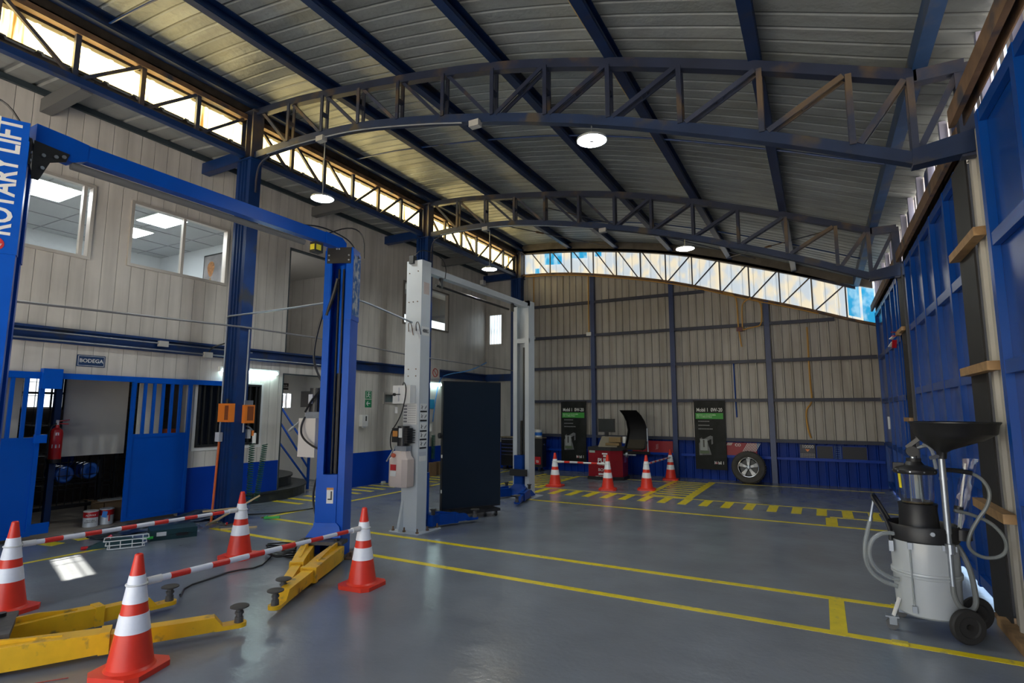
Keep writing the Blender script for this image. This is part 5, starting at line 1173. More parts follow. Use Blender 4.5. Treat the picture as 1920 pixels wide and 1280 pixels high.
build('yellow_label', MB().loft([[Vector((ox-.02+r*math.cos(q), oy+r*math.sin(q), z)) for q, r in ((3.55, .1265+k_), (3.75, .1265+k_), (3.75, .130+k_), (3.55, .130+k_))] for z, k_ in ((1.09, -.005), (1.21, .001))]), mat('label_yellow', (.75, .65, .02)), t)
# pole and pan
px_, py_ = .80, 5.43
pole = build('pan_pole', MB().cyl((px_, py_, .40), (px_, py_, .80), .019, n=16).cyl((px_, py_, .78), (px_, py_, 1.36), .023, n=16).cyl((px_, py_, 1.18), (px_, py_, 1.20), .027, n=16), steel, t, True)
build('pole_clamp', MB().box((px_-.05, py_-.035, .655), (px_+.04, py_+.05, .695)).cyl((px_, py_-.03, .64), (px_, py_-.03, .71), .032, n=14).prism([(-.06, .70), (-.02, .70), (-.02, .64), (-.06, .56)], (px_, py_+.02, 0), Ux, Uz, .012), steel, pole)
pan_c = (.905, 5.50); rings = []
for r_, z, sh in ((.03, 1.34, -.10), (.035, 1.39, -.10), (.06, 1.41, -.09), (.20, 1.48, -.03), (.262, 1.53, 0), (.277, 1.60, 0), (.29, 1.615, 0), (.29, 1.623, 0), (.27, 1.615, 0), (.25, 1.54, 0), (.05, 1.42, -.09)):
    rings.append([Vector((pan_c[0]+sh+r_*math.cos(2*PI*k/40), pan_c[1]+sh*.7+r_*math.sin(2*PI*k/40), z)) for k in range(40)])
build('funnel_pan', MB().loft(rings), mat('pan_black', (.012, .012, .013), .38), t, True)
build('pan_tap', MB().cyl((px_-.01, py_-.01, 1.36), (px_-.075, py_-.03, 1.345), .014, n=10), steel, t)
build('drain_hose', MB().tube([(px_, py_, .42), (px_+.0, py_-.0, .33), (px_+.03, py_+.0, .25), (px_+.10, py_+.04, .22), (px_+.145, py_+.07, .27), (px_+.14, py_+.09, .42), (px_+.12, py_+.10, .55), (px_+.08, py_+.12, .66), (px_+.05, py_+.13, .70)], .019, 10, 3), mat('hose_grey', (.16, .17, .17), .4), t, True)
# handle
hn = MB().tube([(.44, 5.52, .66), (.44, 5.52, .76), (.40, 5.53, .88), (.335, 5.55, 1.0), (.34, 5.60, 1.01), (.35, 5.70, 1.01), (.36, 5.74, 1.0), (.42, 5.74, .88), (.47, 5.74, .78), (.49, 5.74, .72)], .014, 8, 2)
hnd = build('handle', hn, black, t, True)
build('handle_bracket', MB().box((.42, 5.48, .60), (.45, 5.54, .68)), steel, hnd)
# sight gauge on the drum
sg = build('sight_tube', MB().cyl((ox-.115, oy-.2, .20), (ox-.115, oy-.2, .66), .007, n=8), hosec, t)
build('sight_fitting', MB().box((ox-.13, oy-.215, .64), (ox-.10, oy-.18, .69)).box((ox-.13, oy-.215, .17), (ox-.10, oy-.18, .22)), steel, sg)
build('tray_valve', MB().cyl((ox+.03, oy-.235, .775), (ox+.03, oy-.26, .775), .016, n=10), steel, t)
# wheels
def wheel(c, ax, r_, w_, nm, par=t):
    ax = Vector(ax).normalized(); c = Vector(c)
    wh = build(nm, MB().lathe([(0, -w_/2*.6), (r_*.55, -w_/2*.6), (r_*.62, -w_/2), (r_*.92, -w_/2), (r_, -w_/4), (r_, w_/4), (r_*.92, w_/2), (r_*.62, w_/2), (r_*.55, w_/2*.6), (0, w_/2*.6)], axis='z', n=36).move(Matrix.Translation(c) @ Vector((0, 0, 1)).rotation_difference(ax).to_matrix().to_4x4()), rubber, par, True)
    build('wheel_hub', MB().cyl(c-ax*w_*.55, c+ax*w_*.55, r_*.16, n=14), black, wh)
wheel((.865, 5.42, .125), (.45, -.9, 0), .125, .05, 'wheel'); wheel((.99, 5.80, .125), (.45, -.9, 0), .125, .05, 'wheel')
build('axle', MB().cyl((.865, 5.42, .125), (.99, 5.80, .125), .012, n=10).prism([(-.05, .19), (.04, .10), (-.05, .10)], (.87, 5.455, 0), Ux, Uz, .01), drum, t)
for cx, cy in ((.405, 5.50), (.50, 5.86)):
    cw_ = build('caster_wheel', MB().cyl((cx, cy-.012, .042), (cx, cy+.012, .042), .042, n=20), mat('caster_grey', (.10, .10, .10), .5), t, True)
    build('caster_fork', MB().box((cx-.02, cy-.02, .04), (cx+.03, cy-.015, .10)).box((cx-.02, cy+.015, .04), (cx+.03, cy+.02, .10)).box((cx-.045, cy-.03, .095), (cx+.045, cy+.03, .105)), steel, cw_)
    build('caster_arm', MB().bar((cx+.01, cy, .105), (cx+.06, cy+.02, .24), .035, .01), white, cw_)
build('suction_wand', MB().cyl((.345, 5.56, .98), (.305, 5.53, .80), .012, n=10).cyl((.315, 5.54, .84), (.31, 5.535, .81), .017, n=10), steel, t)
build('clear_hose', MB().tube([(.305, 5.53, .81), (.28, 5.52, .72), (.25, 5.50, .60), (.26, 5.50, .45), (.34, 5.50, .36), (.46, 5.50, .33)], .017, 10, 3), hosec, t, True)
build('clear_hose', MB().tube([(.46, 5.47, .74), (.38, 5.46, .74), (.30, 5.45, .68), (.275, 5.45, .56), (.31, 5.45, .46), (.40, 5.46, .40), (.47, 5.47, .39)], .017, 10, 3), hosec, t, True)
build('grey_hose', MB().tube([(.80, 5.47, 1.255), (.92, 5.50, 1.25), (1.03, 5.5, 1.22), (1.09, 5.5, 1.12), (1.07, 5.5, 1.0), (.99, 5.5, .88), (.93, 5.5, .75), (.93, 5.52, .66), (1.02, 5.54, .60), (1.14, 5.54, .63), (1.17, 5.54, .74), (1.10, 5.54, .86), (.98, 5.52, .92), (.86, 5.5, .95)], .013, 10, 3), mat('hose_pale_grey', (.16, .175, .175), .4), t, True)
build('hose_grip', MB().tube([(.82, 5.47, 1.255), (.90, 5.49, 1.25), (.99, 5.50, 1.235)], .018, 10, 2), black, t, True)
# probes in a clear film bag
pb = build('probe_rack', MB().cyl((.90, 5.58, .72), (.90, 5.58, .80), .07, n=18), blackp, t, True)
build('probe', MB().cyl((.885, 5.58, .78), (.97, 5.58, 1.30), .006, n=8).cyl((.90, 5.59, .78), (.93, 5.59, 1.05), .008, n=8), white_pl, pb)
build('probe_cap', MB().cyl((.895, 5.58, .92), (.905, 5.58, .97), .03, n=12), blackp, pb)
rr = random.Random(5); rings = []
for k in range(10):
    f_ = k/9; c = Vector((.885+.12*f_, 5.58, .80+.54*f_)); w_ = .028+.022*math.sin(f_*2.8)+(.02 if k == 9 else 0)
    rings.append([c+Vector((w_*math.cos(q)*(1+rr.uniform(-.12, .12)), .018*math.sin(q)*(1+rr.uniform(-.3, .3)), rr.uniform(-.008, .008))) for q in [2*PI*j/12 for j in range(12)]])
build('film_bag', MB().loft(rings, False), bag_m, pb, True)
# ------------------------------------------------------------------ storeroom sliding panels
def slide_panel(y0, y1, x, name, label, bars_n, z0=.06, zr=1.28, z1=2.16):
    t = empty(name, (x, (y0+y1)/2, z0), label, 'sliding gate', 'storeroom sliding gates')
    build('sheet', MB().box((x-.012, y0+.03, z0), (x, y1-.03, zr)), blue, t)
    for y in (y0, y1-.05): build('stile', MB().box((x-.03, y, z0), (x+.015, y+.05, z1)).bevel(.004, 1), blue, t)
    for z in (z0, zr, z1-.05): build('rail', MB().box((x-.028, y0+.05, z), (x+.012, y1-.05, z+.055)).bevel(.004, 1), blue, t)
    w_ = (y1-y0-.1)/(bars_n+1)
    for k in range(bars_n):
        y = y0+.05+w_*(k+1); build('bar', MB().box((x-.025, y-.02, zr+.055), (x+.01, y+.02, z1-.05)).bevel(.004, 1), blue, t)
    return t
g1 = slide_panel(2.7, 3.54, -9.14, 'storeroom_gate', 'blue sliding gate with barred top at the left edge, left of the storeroom opening', 4)
build('lock_box', MB().box((-9.14, 3.47, 1.26), (-9.08, 3.60, 1.37)).bevel(.008, 1), lift_blue, g1)
build('bottom_tongue', MB().box((-9.15, 3.54, .07), (-9.13, 3.74, .21)), blue, g1)
g2 = slide_panel(4.64, 5.56, -9.14, 'storeroom_gate', 'blue sliding gate with barred top between the storeroom opening and the black barred window', 5)
struct('gate_track', MB().box((-9.20, 2.0, 2.165), (-9.12, 6.15, 2.20)).box((-9.13, 2.0, 2.12), (-9.12, 6.15, 2.165)), lift_blue, wall_left)
single('track_cover', MB().box((-9.16, 3.48, 1.98), (-9.06, 3.70, 2.25)).bevel(.006, 1), lift_blue, 'blue box over the gate track at the upper left of the storeroom opening', 'cover', base=(-9.1, 3.6, 1.98))
# black barred window in the left wall
w13 = struct('window_13', frame_yz(MB(), XL-.06, XL+.03, 5.70, 6.90, 1.08, 2.17, .035), black)
bm2 = MB()
for k in range(9): bm2.box((XL-.02, 5.80+k*.125, 1.1), (XL+.005, 5.83+k*.125, 2.15))
struct('window_bars', bm2, black, w13); struct('backing', MB().box((XL-.12, 5.70, 1.08), (XL-.10, 6.90, 2.17)), mat('night_pane', (.012, .013, .014), .15), w13)
struct('sill_frame', frame_yz(MB(), XL, XL+.012, 5.64, 6.96, 1.02, 2.2, .05), white, w13)
# ------------------------------------------------------------------ storeroom contents
single('white_board', MB().box((-10.02, 4.14, 1.0), (-10.0, 5.02, 2.17)).bevel(.003, 1), mat('board_white', (.56, .54, .50), .5, var=.05, vscale=3), 'large plain off white board standing behind the storeroom opening', 'board', base=(-10, 4.6, 1.0))
single('white_board', MB().box((-9.50, 2.75, .9), (-9.48, 3.42, 2.3)), mat('board_white', (.56, .54, .50)), 'off white sheet seen through the bars of the left blue sliding gate', 'board', base=(-9.5, 3.1, .9))
single('white_board', MB().box((-9.62, 4.98, 1.2), (-9.60, 5.36, 2.3)), mat('board_white', (.56, .54, .50)), 'narrow off white sheet seen through the bars of the right blue sliding gate', 'board', base=(-9.6, 5.2, 1.2))
single('orange_crate', MB().box((-9.9, 5.45, 1.2), (-9.6, 5.85, 1.38)).bevel(.01, 1), mat('crate_orange', (.5, .08, .02), .5), 'orange crate behind the bars of the right blue sliding gate', 'crate', base=(-9.7, 5.6, 1.2))
t = empty('mesh_partition', (-10.1, 4.6, 0), 'black wire mesh partition with navy post inside the storeroom', 'partition')
mb = MB()
for k in range(22): mb.box((-10.10, 3.5+k*.10, .25), (-10.092, 3.508+k*.10, 2.5))
for k in range(10): mb.box((-10.10, 3.45, .3+k*.2), (-10.092, 5.7, .308+k*.2))
build('mesh', mb, black, t)
for y in (3.7, 4.75, 5.6): build('post', MB().box((-10.14, y-.02, 0), (-10.09, y+.02, 2.55)), black, t)
build('post', MB().box((-9.95, 3.97, .02), (-9.87, 4.05, 2.5)), navy, t)
build('bottom_rail', MB().box((-10.13, 3.45, .22), (-10.08, 5.7, .27)), black, t)
# fire extinguisher on the navy post
t = empty('fire_extinguisher', (-9.78, 3.985, .93), 'red fire extinguisher hanging at the left side of the storeroom opening', 'fire extinguisher')
ex, ey = -9.78, 3.985
build('cylinder', MB().lathe([(0, .98), (.075, .98), (.08, 1.0), (.08, 1.36), (.07, 1.41), (.03, 1.44), (.025, 1.48), (0, 1.48)], (ex, ey, 0), n=28), red, t, True)
build('skirt', MB().lathe([(.06, .93), (.082, .935), (.083, .99), (.06, .99)], (ex, ey, 0), n=24), black, t, True)
build('valve', MB().cyl((ex, ey, 1.48), (ex, ey, 1.55), .02, n=12), white_pl, t)
build('lever', MB().bar((ex, ey, 1.53), (ex+.02, ey+.14, 1.55), .02, .012).bar((ex, ey, 1.50), (ex+.02, ey+.13, 1.49), .02, .012), red, t)
build('label', MB().loft([[Vector((ex+r_*math.cos(q), ey+r_*math.sin(q), z)) for q, r_ in ((-.9, .0805), (-.3, .0805), (.3, .0805), (.3, .082), (-.3, .082), (-.9, .082))] for z in (1.15, 1.20)]), mat('label_grey', (.5, .52, .58)), t)
build('label', MB().loft([[Vector((ex+r_*math.cos(q), ey+r_*math.sin(q), z)) for q, r_ in ((-.5, .0805), (0, .0805), (.0, .082), (-.5, .082))] for z in (1.33, 1.37)]), white, t)
build('hose', MB().tube([(ex+.02, ey-.02, 1.5), (ex+.03, ey-.10, 1.44), (ex+.02, ey-.10, 1.2), (ex+.02, ey-.09, 1.0)], .01, 8, 2), black, t, True)
# water jugs on a wire shelf
jug_m = glass('jug_blue', (.12, .30, .72), 1.0)
jb = mat('jug_body', (.015, .07, .32), .15, coat=.4)
def jug(x, y, z, lab):
    t = empty('water_jug', (x, y, z), lab, 'water jug', 'blue water jugs')
    p = [(0, -.24), (.10, -.24), (.128, -.22), (.132, -.15), (.124, -.13), (.132, -.11), (.132, .02), (.124, .04), (.132, .06), (.128, .14), (.10, .2), (.04, .235), (.034, .28), (0, .28)]
    build('bottle', MB().lathe([(r_, -h) for r_, h in p], n=28, axis='x').move(Matrix.Translation((x, y, z))), jb, t, True)
    build('bottle_end_ring', MB().lathe([(.05, .235), (.10, .247), (.115, .24), (.10, .235)], n=28, axis='x').move(Matrix.Translation((x, y, z))), mat('jug_ring', (.04, .14, .5), .2), t, True)
    build('cap', MB().cyl((x-.285, y, z), (x-.25, y, z), .036, n=16), white_pl, t)
jug(-10.35, 4.28, .72, 'left blue water jug lying on its side in the dark storeroom'); jug(-10.35, 4.62, .75, 'right blue water jug lying on its side in the dark storeroom'); jug(-10.93, 4.52, .90, 'blue water jug at the back, half hidden between the other two')
t = empty('wire_rack', (-10.45, 4.5, 0), 'black wire rack holding the blue water jugs', 'rack')
mb = MB()
for y in (3.9, 4.98):
    for x in (-10.95, -10.14): mb.box((x-.015, y-.015, 0), (x+.015, y+.015, 1.5))
build('uprights', mb, black, t)
sh = MB()
for z in (.57, 1.0, 1.45):
    for k in range(6): sh.box((-10.95+k*.16, 3.9, z-.006), (-10.94+k*.16, 4.98, z+.006))
    sh.box((-10.95, 3.9, z-.012), (-10.93, 4.98, z+.012)).box((-10.15, 3.9, z-.012), (-10.13, 4.98, z+.012))
build('shelves', sh, black, t)
# paint cans, carton
def can(x, y, lab, mk):
    t = empty('paint_can', (x, y, 0), lab, 'paint can')
    r_ = .092
    build('body', MB().lathe([(0, 0), (r_, 0), (r_+.003, .006), (r_, .012), (r_, .215), (r_+.004, .22), (r_, .228), (r_-.012, .222), (0, .222)], (x, y, 0), n=32), mat('can_white', (.6, .6, .6), .3), t, True)
    build('red_band', MB().lathe([(r_+.0008, .135), (r_+.0015, .135), (r_+.0015, .212), (r_+.0008, .212)], (x, y, 0), n=32), red, t, True)
    th = math.atan2(-y, -x)
    P = Vector((x, y, 0)); rd = Vector((math.cos(th), math.sin(th), 0)); tn = Vector((-rd.y, rd.x, 0))
    if mk == 0:
        build('lettering', text_mb('ALWAX', .035, P+rd*(r_+.004)+Uz*.17, tn, Uz, .001), white, t)
        build('lettering', text_mb('PINTURA\nCONCRETO', .026, P+rd*(r_+.004)+Uz*.085, tn, Uz, .001), black, t)
    else:
        build('blue_patch', MB().prism([(-.06, .12), (0, .10), (.01, .19), (-.05, .20)], P+rd*(r_*.9), tn, Uz, .018), mat('patch_blue', (.05, .25, .7)), t)
        build('mark', MB().prism([(.025, .05), (.04, .05), (.04, .15), (.025, .15)], P+rd*(r_*.93), tn, Uz, .01), red, t)
can(-9.50, 4.40, 'left paint can with black lettering and red band at the storeroom threshold', 0)
can(-9.52, 4.62, 'right paint can with blue patch, beside the carton at the storeroom threshold', 1)
t = empty('cardboard_carton', (-9.75, 4.85, 0), 'open brown cardboard carton behind the paint cans', 'carton')
cb = mat('cardboard', (.20, .12, .06), .8, var=.12)
build('box_body', MB().box((-10.0, 4.62, 0), (-9.62, 4.632, .30)).box((-10.0, 5.06, 0), (-9.62, 5.07, .30)).box((-10.0, 4.62, 0), (-9.99, 5.07, .30)).box((-9.63, 4.62, 0), (-9.62, 5.07, .30)).box((-10.0, 4.62, 0), (-9.62, 5.07, .012)), cb, t)
build('flap', MB().bar((-9.62, 4.62, .30), (-9.50, 4.64, .33), .008, .4, (0, 1, 0)).bar((-9.81, 4.62, .30), (-9.81, 4.50, .34), .36, .006), cb, t)
build('stuffing_paper', MB().box((-9.95, 4.68, .20), (-9.68, 5.0, .31)).bevel(.05, 3), white_pl, t)
# ------------------------------------------------------------------ signs and small things on the left wall
t = empty('room_sign', (-9.19, 4.08, 2.39), 'dark blue sign reading BODEGA above the storeroom opening', 'sign')
build('plate', MB().box((XL, 3.90, 2.315), (XL+.012, 4.255, 2.48)), mat('sign_navy', (.01, .04, .12), .4), t)
build('border', MB().box((XL+.012, 3.912, 2.327), (XL+.013, 4.243, 2.332)).box((XL+.012, 3.912, 2.463), (XL+.013, 4.243, 2.468)).box((XL+.012, 3.912, 2.327), (XL+.013, 3.917, 2.468)).box((XL+.012, 4.238, 2.327), (XL+.013, 4.243, 2.468)), white, t)
build('lettering', text_mb('BODEGA', .075, (XL+.0145, 4.078, 2.397), Uy, Uz, .001, .012), white, t)
sg_green = mat('sign_green', (.01, .22, .09), .4)
t = empty('exit_sign', (-9.19, 9.77, 2.05), 'green emergency exit sign with a white running figure, above the arrow sign', 'sign')
build('plate', MB().box((XL, 9.67, 1.97), (XL+.008, 9.875, 2.15)), sg_green, t)
pm = MB().cyl((XL+.008, 9.775, 2.115), (XL+.010, 9.775, 2.115), .016, n=12)
q = lambda y, z: (XL+.009, 9.775+y, 2.06+z)
for a, b, w_ in ((q(0, .035), q(-.005, -.02), .03), (q(0, .03), q(.045, .0), .012), (q(0, .03), q(-.05, .01), .012), (q(0, -.02), q(.04, -.07), .016), (q(-.005, -.02), q(-.05, -.05), .016), (q(-.05, -.05), q(-.07, -.03), .012)): pm.bar(a, b, w_, .002, (1, 0, 0))
pm.box((XL+.008, 9.695, 1.985), (XL+.0095, 9.703, 2.135)).box((XL+.008, 9.845, 1.985), (XL+.0095, 9.853, 2.135)).box((XL+.008, 9.695, 2.128), (XL+.0095, 9.853, 2.135))
build('running_figure', pm, white, t)
t = empty('arrow_sign', (-9.19, 9.77, 1.86), 'green sign with a white arrow pointing left, under the running figure sign', 'sign')
build('plate', MB().box((XL, 9.67, 1.77), (XL+.008, 9.875, 1.95)), sg_green, t)
build('arrow', MB().bar((XL+.009, 9.83, 1.86), (XL+.009, 9.72, 1.86), .022, .002, (1, 0, 0)).bar((XL+.009, 9.712, 1.86), (XL+.009, 9.76, 1.91), .022, .002, (1, 0, 0)).bar((XL+.009, 9.712, 1.86), (XL+.009, 9.76, 1.81), .022, .002, (1, 0, 0)), white, t)
t = empty('soap_dispenser', (-9.14, 9.62, 1.45), 'white wall soap dispenser below the green exit signs', 'dispenser')
build('shell', MB().box((XL, 9.50, 1.34), (XL+.10, 9.68, 1.60)).bevel(.03, 3), white_pl, t, True)
build('window', MB().box((XL+.10, 9.60, 1.46), (XL+.102, 9.64, 1.57)), black, t)
build('spout', MB().box((XL+.03, 9.55, 1.31), (XL+.09, 9.63, 1.345)), mat('label_grey', (.5, .52, .58)), t)
t = empty('no_smoking_sign', (-9.19, 12.2, 2.72), 'small white prohibition sign with a red ring behind the white lift post', 'sign')
build('plate', MB().box((XL+.09, 12.0, 2.56), (XL+.10, 12.4, 2.86)), mat('plate_cream', (.6, .55, .5), .5), t)
build('ring', MB().tube([(XL+.102, 12.2+.11*math.cos(a), 2.72+.11*math.sin(a)) for a in [2*PI*k/20 for k in range(20)]], .012, 6, closed=True).bar((XL+.102, 12.12, 2.80), (XL+.102, 12.28, 2.64), .02, .004, (1, 0, 0)), mat('ring_red', (.45, .05, .04), .5), t)
def fluo(y0, y1, z, lab):
    t = empty('fluorescent_lamp', (XL+.05, (y0+y1)/2, z), lab, 'lamp', 'fluorescent tube lamps')
    build('housing', MB().box((XL, y0-.05, z+.02), (XL+.06, y1+.05, z+.06)).box((XL+.0, y0-.05, z-.025), (XL+.06, y0-.01, z+.02)).box((XL, y1+.01, z-.025), (XL+.06, y1+.05, z+.02)), white, t)
    build('tube', MB().cyl((XL+.055, y0, z-.005), (XL+.055, y1, z-.005), .026, n=14), lit_tube, t, True)
lit_tube = lit_mat('tube_light', (.72, 1.0, .98), 7.0)
fluo(6.08, 7.2, 2.40, 'glowing fluorescent tube half hidden behind the nearest navy column')
fluo(12.0, 12.55, 2.41, 'short glowing fluorescent tube behind the left post of the white lift')
# conduits on the left wall
for (a, b, z, lab) in ((-1, 6.6, 2.745, 'upper thin steel conduit along the navy floor beam'), (-1, 9.2, 2.64, 'lower thin steel conduit along the navy floor beam')):
    single('conduit', MB().cyl((XL+.11, a, z), (XL+.11, b, z), .012, n=8), steel, lab, 'conduit', base=(XL+.1, 4, z), smooth=True)
t = empty('conduit', (-8.14, 5.43, 2.2), 'steel conduit climbing the nearest navy column, then running across to both lifts', 'conduit')
build('pipe', MB().tube([(-8.14, 5.432, 1.30), (-8.14, 5.432, 3.10), (-8.13, 5.425, 3.17), (-8.0, 5.42, 3.17), (-7.0, 5.35, 3.15), (-5.35, 5.20, 3.13), (-5.15, 5.22, 3.12), (-5.17, 5.5, 3.10), (-5.20, 6.38, 2.99)], .014, 8, 1), steel, t, True)
build('box', MB().box((-8.19, 5.39, 1.22), (-8.09, 5.448, 1.36)), mat('label_grey', (.5, .52, .58)), t)
single('conduit', MB().tube([(-7.80, -1, 2.82), (-7.80, 2.7, 2.90), (-7.80, 5.5, 2.985), (-7.80, 7.6, 2.98), (-7.80, 9.3, 2.91), (-7.80, 12.8, 2.87), (-7.80, 14.76, 2.86)], .014, 8), mat('pipe_grey', (.17, .17, .18), .45), 'long grey pipe strung level from navy column to navy column before the white wall', 'conduit', base=(-7.8, 6, 2.9), smooth=True)
single('conduit', MB().tube([(-7.815, 5.60, 2.96), (-7.815, 5.60, 1.36)], .013, 8), steel, 'short steel pipe dropping down the right flank of the nearest navy column', 'conduit', base=(-7.8, 5.6, 1.3), smooth=True)
for y, z, lab in ((5.0, 2.74, 'pale junction box on the upper conduit of the navy floor beam'), (5.75, 2.63, 'pale junction box on the lower conduit beside the nearest column')):
    single('junction_box', MB().box((XL+.09, y-.07, z-.045), (XL+.15, y+.07, z+.045)).bevel(.008, 1), mat('junction_pale', (.45, .44, .42), .5), lab, 'junction box', base=(XL+.1, y, z))
single('cable', MB().tube([(XL+.12, 5.76, 2.68), (XL+.14, 5.82, 2.78), (XL+.3, 5.95, 2.84), (-8.5, 5.75, 2.88), (-8.25, 5.5, 2.92), (-8.16, 5.44, 2.95)], .012, 8, 3), black, 'black cable looping from the junction box to the nearest navy column', 'cable', base=(-8.7, 5.8, 2.8), smooth=True)
single('sensor', MB().box((XL, 14.6, 5.66), (XL+.12, 14.75, 5.80)).bevel(.02, 2), white_pl, 'small white sensor box high in the far corner under the eave', 'sensor', base=(XL, 14.7, 5.7))
# column fittings
t = empty('orange_box', (-8.0, 5.33, 1.65), 'orange box on the front of the nearest navy column', 'box', 'orange boxes on the column')
build('shell', MB().box((-8.11, 5.36, 1.52), (-7.835, 5.45, 1.80)).bevel(.012, 2), orange, t)
dm = MB()
for k in range(5):
    for j in range(3): dm.box((-7.94+j*.03, 5.356, 1.56+k*.045), (-7.925+j*.03, 5.361, 1.575+k*.045))
build('perforation', dm.box((-7.95, 5.359, 1.55), (-7.86, 5.3605, 1.77)), mat('hole_brown', (.2, .05, .01), .6), t); build('hook', MB().cyl((-7.97, 5.41, 1.80), (-7.97, 5.41, 1.87), .02, n=10), black, t)
t = empty('orange_box', (-7.9, 5.68, 1.65), 'second orange box, on the right flank of the nearest navy column', 'box', 'orange boxes on the column')
build('shell', MB().box((-7.83, 5.57, 1.50), (-7.76, 5.74, 1.78)).bevel(.012, 2), orange, t)
dm = MB()
for k in range(5):
    for j in range(3): dm.box((-7.762, 5.62+j*.035, 1.55+k*.045), (-7.758, 5.635+j*.035, 1.565+k*.045))
build('perforation', dm.box((-7.7605, 5.61, 1.54), (-7.7595, 5.72, 1.76)), mat('hole_brown', (.2, .05, .01)), t); build('grey_bracket', MB().box((-7.83, 5.59, 1.78), (-7.78, 5.72, 1.85)), steel, t)
single('orange_pole', MB().tube([(-8.13, 5.425, 1.23), (-8.14, 5.42, .9), (-8.15, 5.41, .4), (-8.16, 5.40, .015)], .018, 8), mat('pole_orange', (.65, .13, .03), .4), 'thin orange pole standing against the nearest navy column', 'pole', base=(-8, 5.3, 0), smooth=True)
t = empty('coiled_hose', (-7.85, 5.95, 1.25), 'dark green coiled air hose hanging beside the nearest navy column', 'hose')
for (x, y, z0, z1, r_) in ((-7.86, 5.80, .25, 1.18, .04), (-7.84, 6.02, .3, 1.16, .04)):
    n_t = 26; pts = []
    for k in range(n_t*10+1):
        f_ = k/(n_t*10); z = z1+(z0-z1)*f_; sw = .10*math.sin(f_*PI)
        pts.append((x+r_*math.cos(k*2*PI/10), y+(.1 if y > 5.9 else -.0)*(-f_)+r_*math.sin(k*2*PI/10), z))
    build('coil', MB().tube(pts, .007, 5), green, t, True)
build('regulator', MB().box((-7.93, 5.72, 1.26), (-7.88, 5.78, 1.40)).cyl((-7.86, 5.83, 1.18), (-7.86, 5.83, 1.34), .03, n=12), white_pl, t)
build('coupler', MB().cyl((-7.86, 5.80, 1.30), (-7.86, 5.80, 1.38), .018, n=10), orange, t)
build('hook', MB().tube([(-7.93, 5.7, 1.45), (-7.87, 5.72, 1.45), (-7.86, 5.8, 1.38)], .012, 6, 1), steel, t)
single('air_gun', MB().bar((-7.75, 6.02, .02), (-7.55, 6.14, .03), .03, .03).bar((-7.75, 6.02, .02), (-7.80, 6.1, .02), .03, .03), mat('gun_green', (.03, .42, .05), .4), 'bright green air gun lying on the floor right of the nearest column', 'air gun', base=(-7.7, 6.05, 0))
for (p, q, lab) in (((-7.98, 5.20, .02), (-7.50, 5.72, .42), 'longer pale wood strip leaning against the foot of the nearest column'), ((-7.97, 5.24, .02), (-7.60, 5.68, .36), 'second pale wood strip leaning beside the longer one at the column foot'),
                    ((-7.92, 5.1, .24), (-7.72, 5.55, .25), 'short pale wood strip crossing the two leaning strips'), ((-7.6, 5.18, .012), (-7.30, 5.55, .012), 'pale wood strip lying flat on the floor beside the column foot')):
    single('wood_strip', MB().bar(p, q, .022, .022), mat('pale_wood', (.52, .38, .20), .6), lab, 'wood strip', 'wood strips at the column', base=p)
# far wall air station behind white lift
t = empty('air_station', (XL+.05, 11.9, 1.4), 'wall air regulator with green coiled hoses between white lift post and dark panel', 'hose')
for k, y in enumerate((11.75, 12.15)):
    pts = [(XL+.12+.05*math.cos(j*.63), y+.05*math.sin(j*.63), 1.05-.62*j/220) for j in range(221)]
    build('coil', MB().tube(pts, .008, 5), green, t, True)
build('regulator', MB().cyl((XL+.1, 11.85, 1.15), (XL+.1, 11.85, 1.40), .04, n=12).cyl((XL+.1, 12.05, 1.15), (XL+.1, 12.05, 1.36), .04, n=12), white_pl, t)
build('coupler', MB().cyl((XL+.1, 11.8, 1.4), (XL+.1, 11.8, 1.52), .03, n=10), orange, t)
single('blue_card', MB().box((XL, 11.95, 1.75), (XL+.02, 12.3, 2.0)), mat('card_cyan', (.03, .30, .52)), 'blue card on the wall above the green coils behind the white lift', 'card', base=(XL, 12, 1.75))
single('orange_tool', MB().box((XL, 11.80, 1.45), (XL+.06, 12.0, 1.85)).bevel(.03, 2), mat('tool_orange', (.42, .15, .03), .5), 'orange hanging tool on the wall beneath the blue card', 'tool', base=(XL, 11.9, 1.45))
single('air_pipe', MB().tube([(XL+.05, 12.2, 1.4), (XL+.05, 12.35, 2.2), (XL+.05, 12.5, 2.60), (XL+.1, 12.8, 2.72), (-8.4, 12.9, 2.8), (-7.6, 12.4, 2.95)], .014, 8, 3), mat('pipe_cyan', (.03, .16, .42), .4), 'blue air line curving above the dark panel', 'pipe', base=(XL, 12.4, 2), smooth=True)
for k, (y, lab) in enumerate(((12.0, 'left small brown carton on the floor by the wall behind the white lift'), (12.4, 'right small brown carton on the floor by the wall behind the white lift'))):
    single('small_carton', MB().box((-9.15, y-.15, 0), (-8.95, y+.14, .34)).bevel(.005, 1), cb, lab, 'carton', 'small cartons by the wall', base=(-9, y, 0))
single('paper_scrap', MB().box((-9.12, 10.2, .0), (-9.06, 10.3, .05)).bevel(.015, 2), white, 'small crumpled white paper at the foot of the blue wainscot', 'paper', base=(-9.1, 10.25, 0))
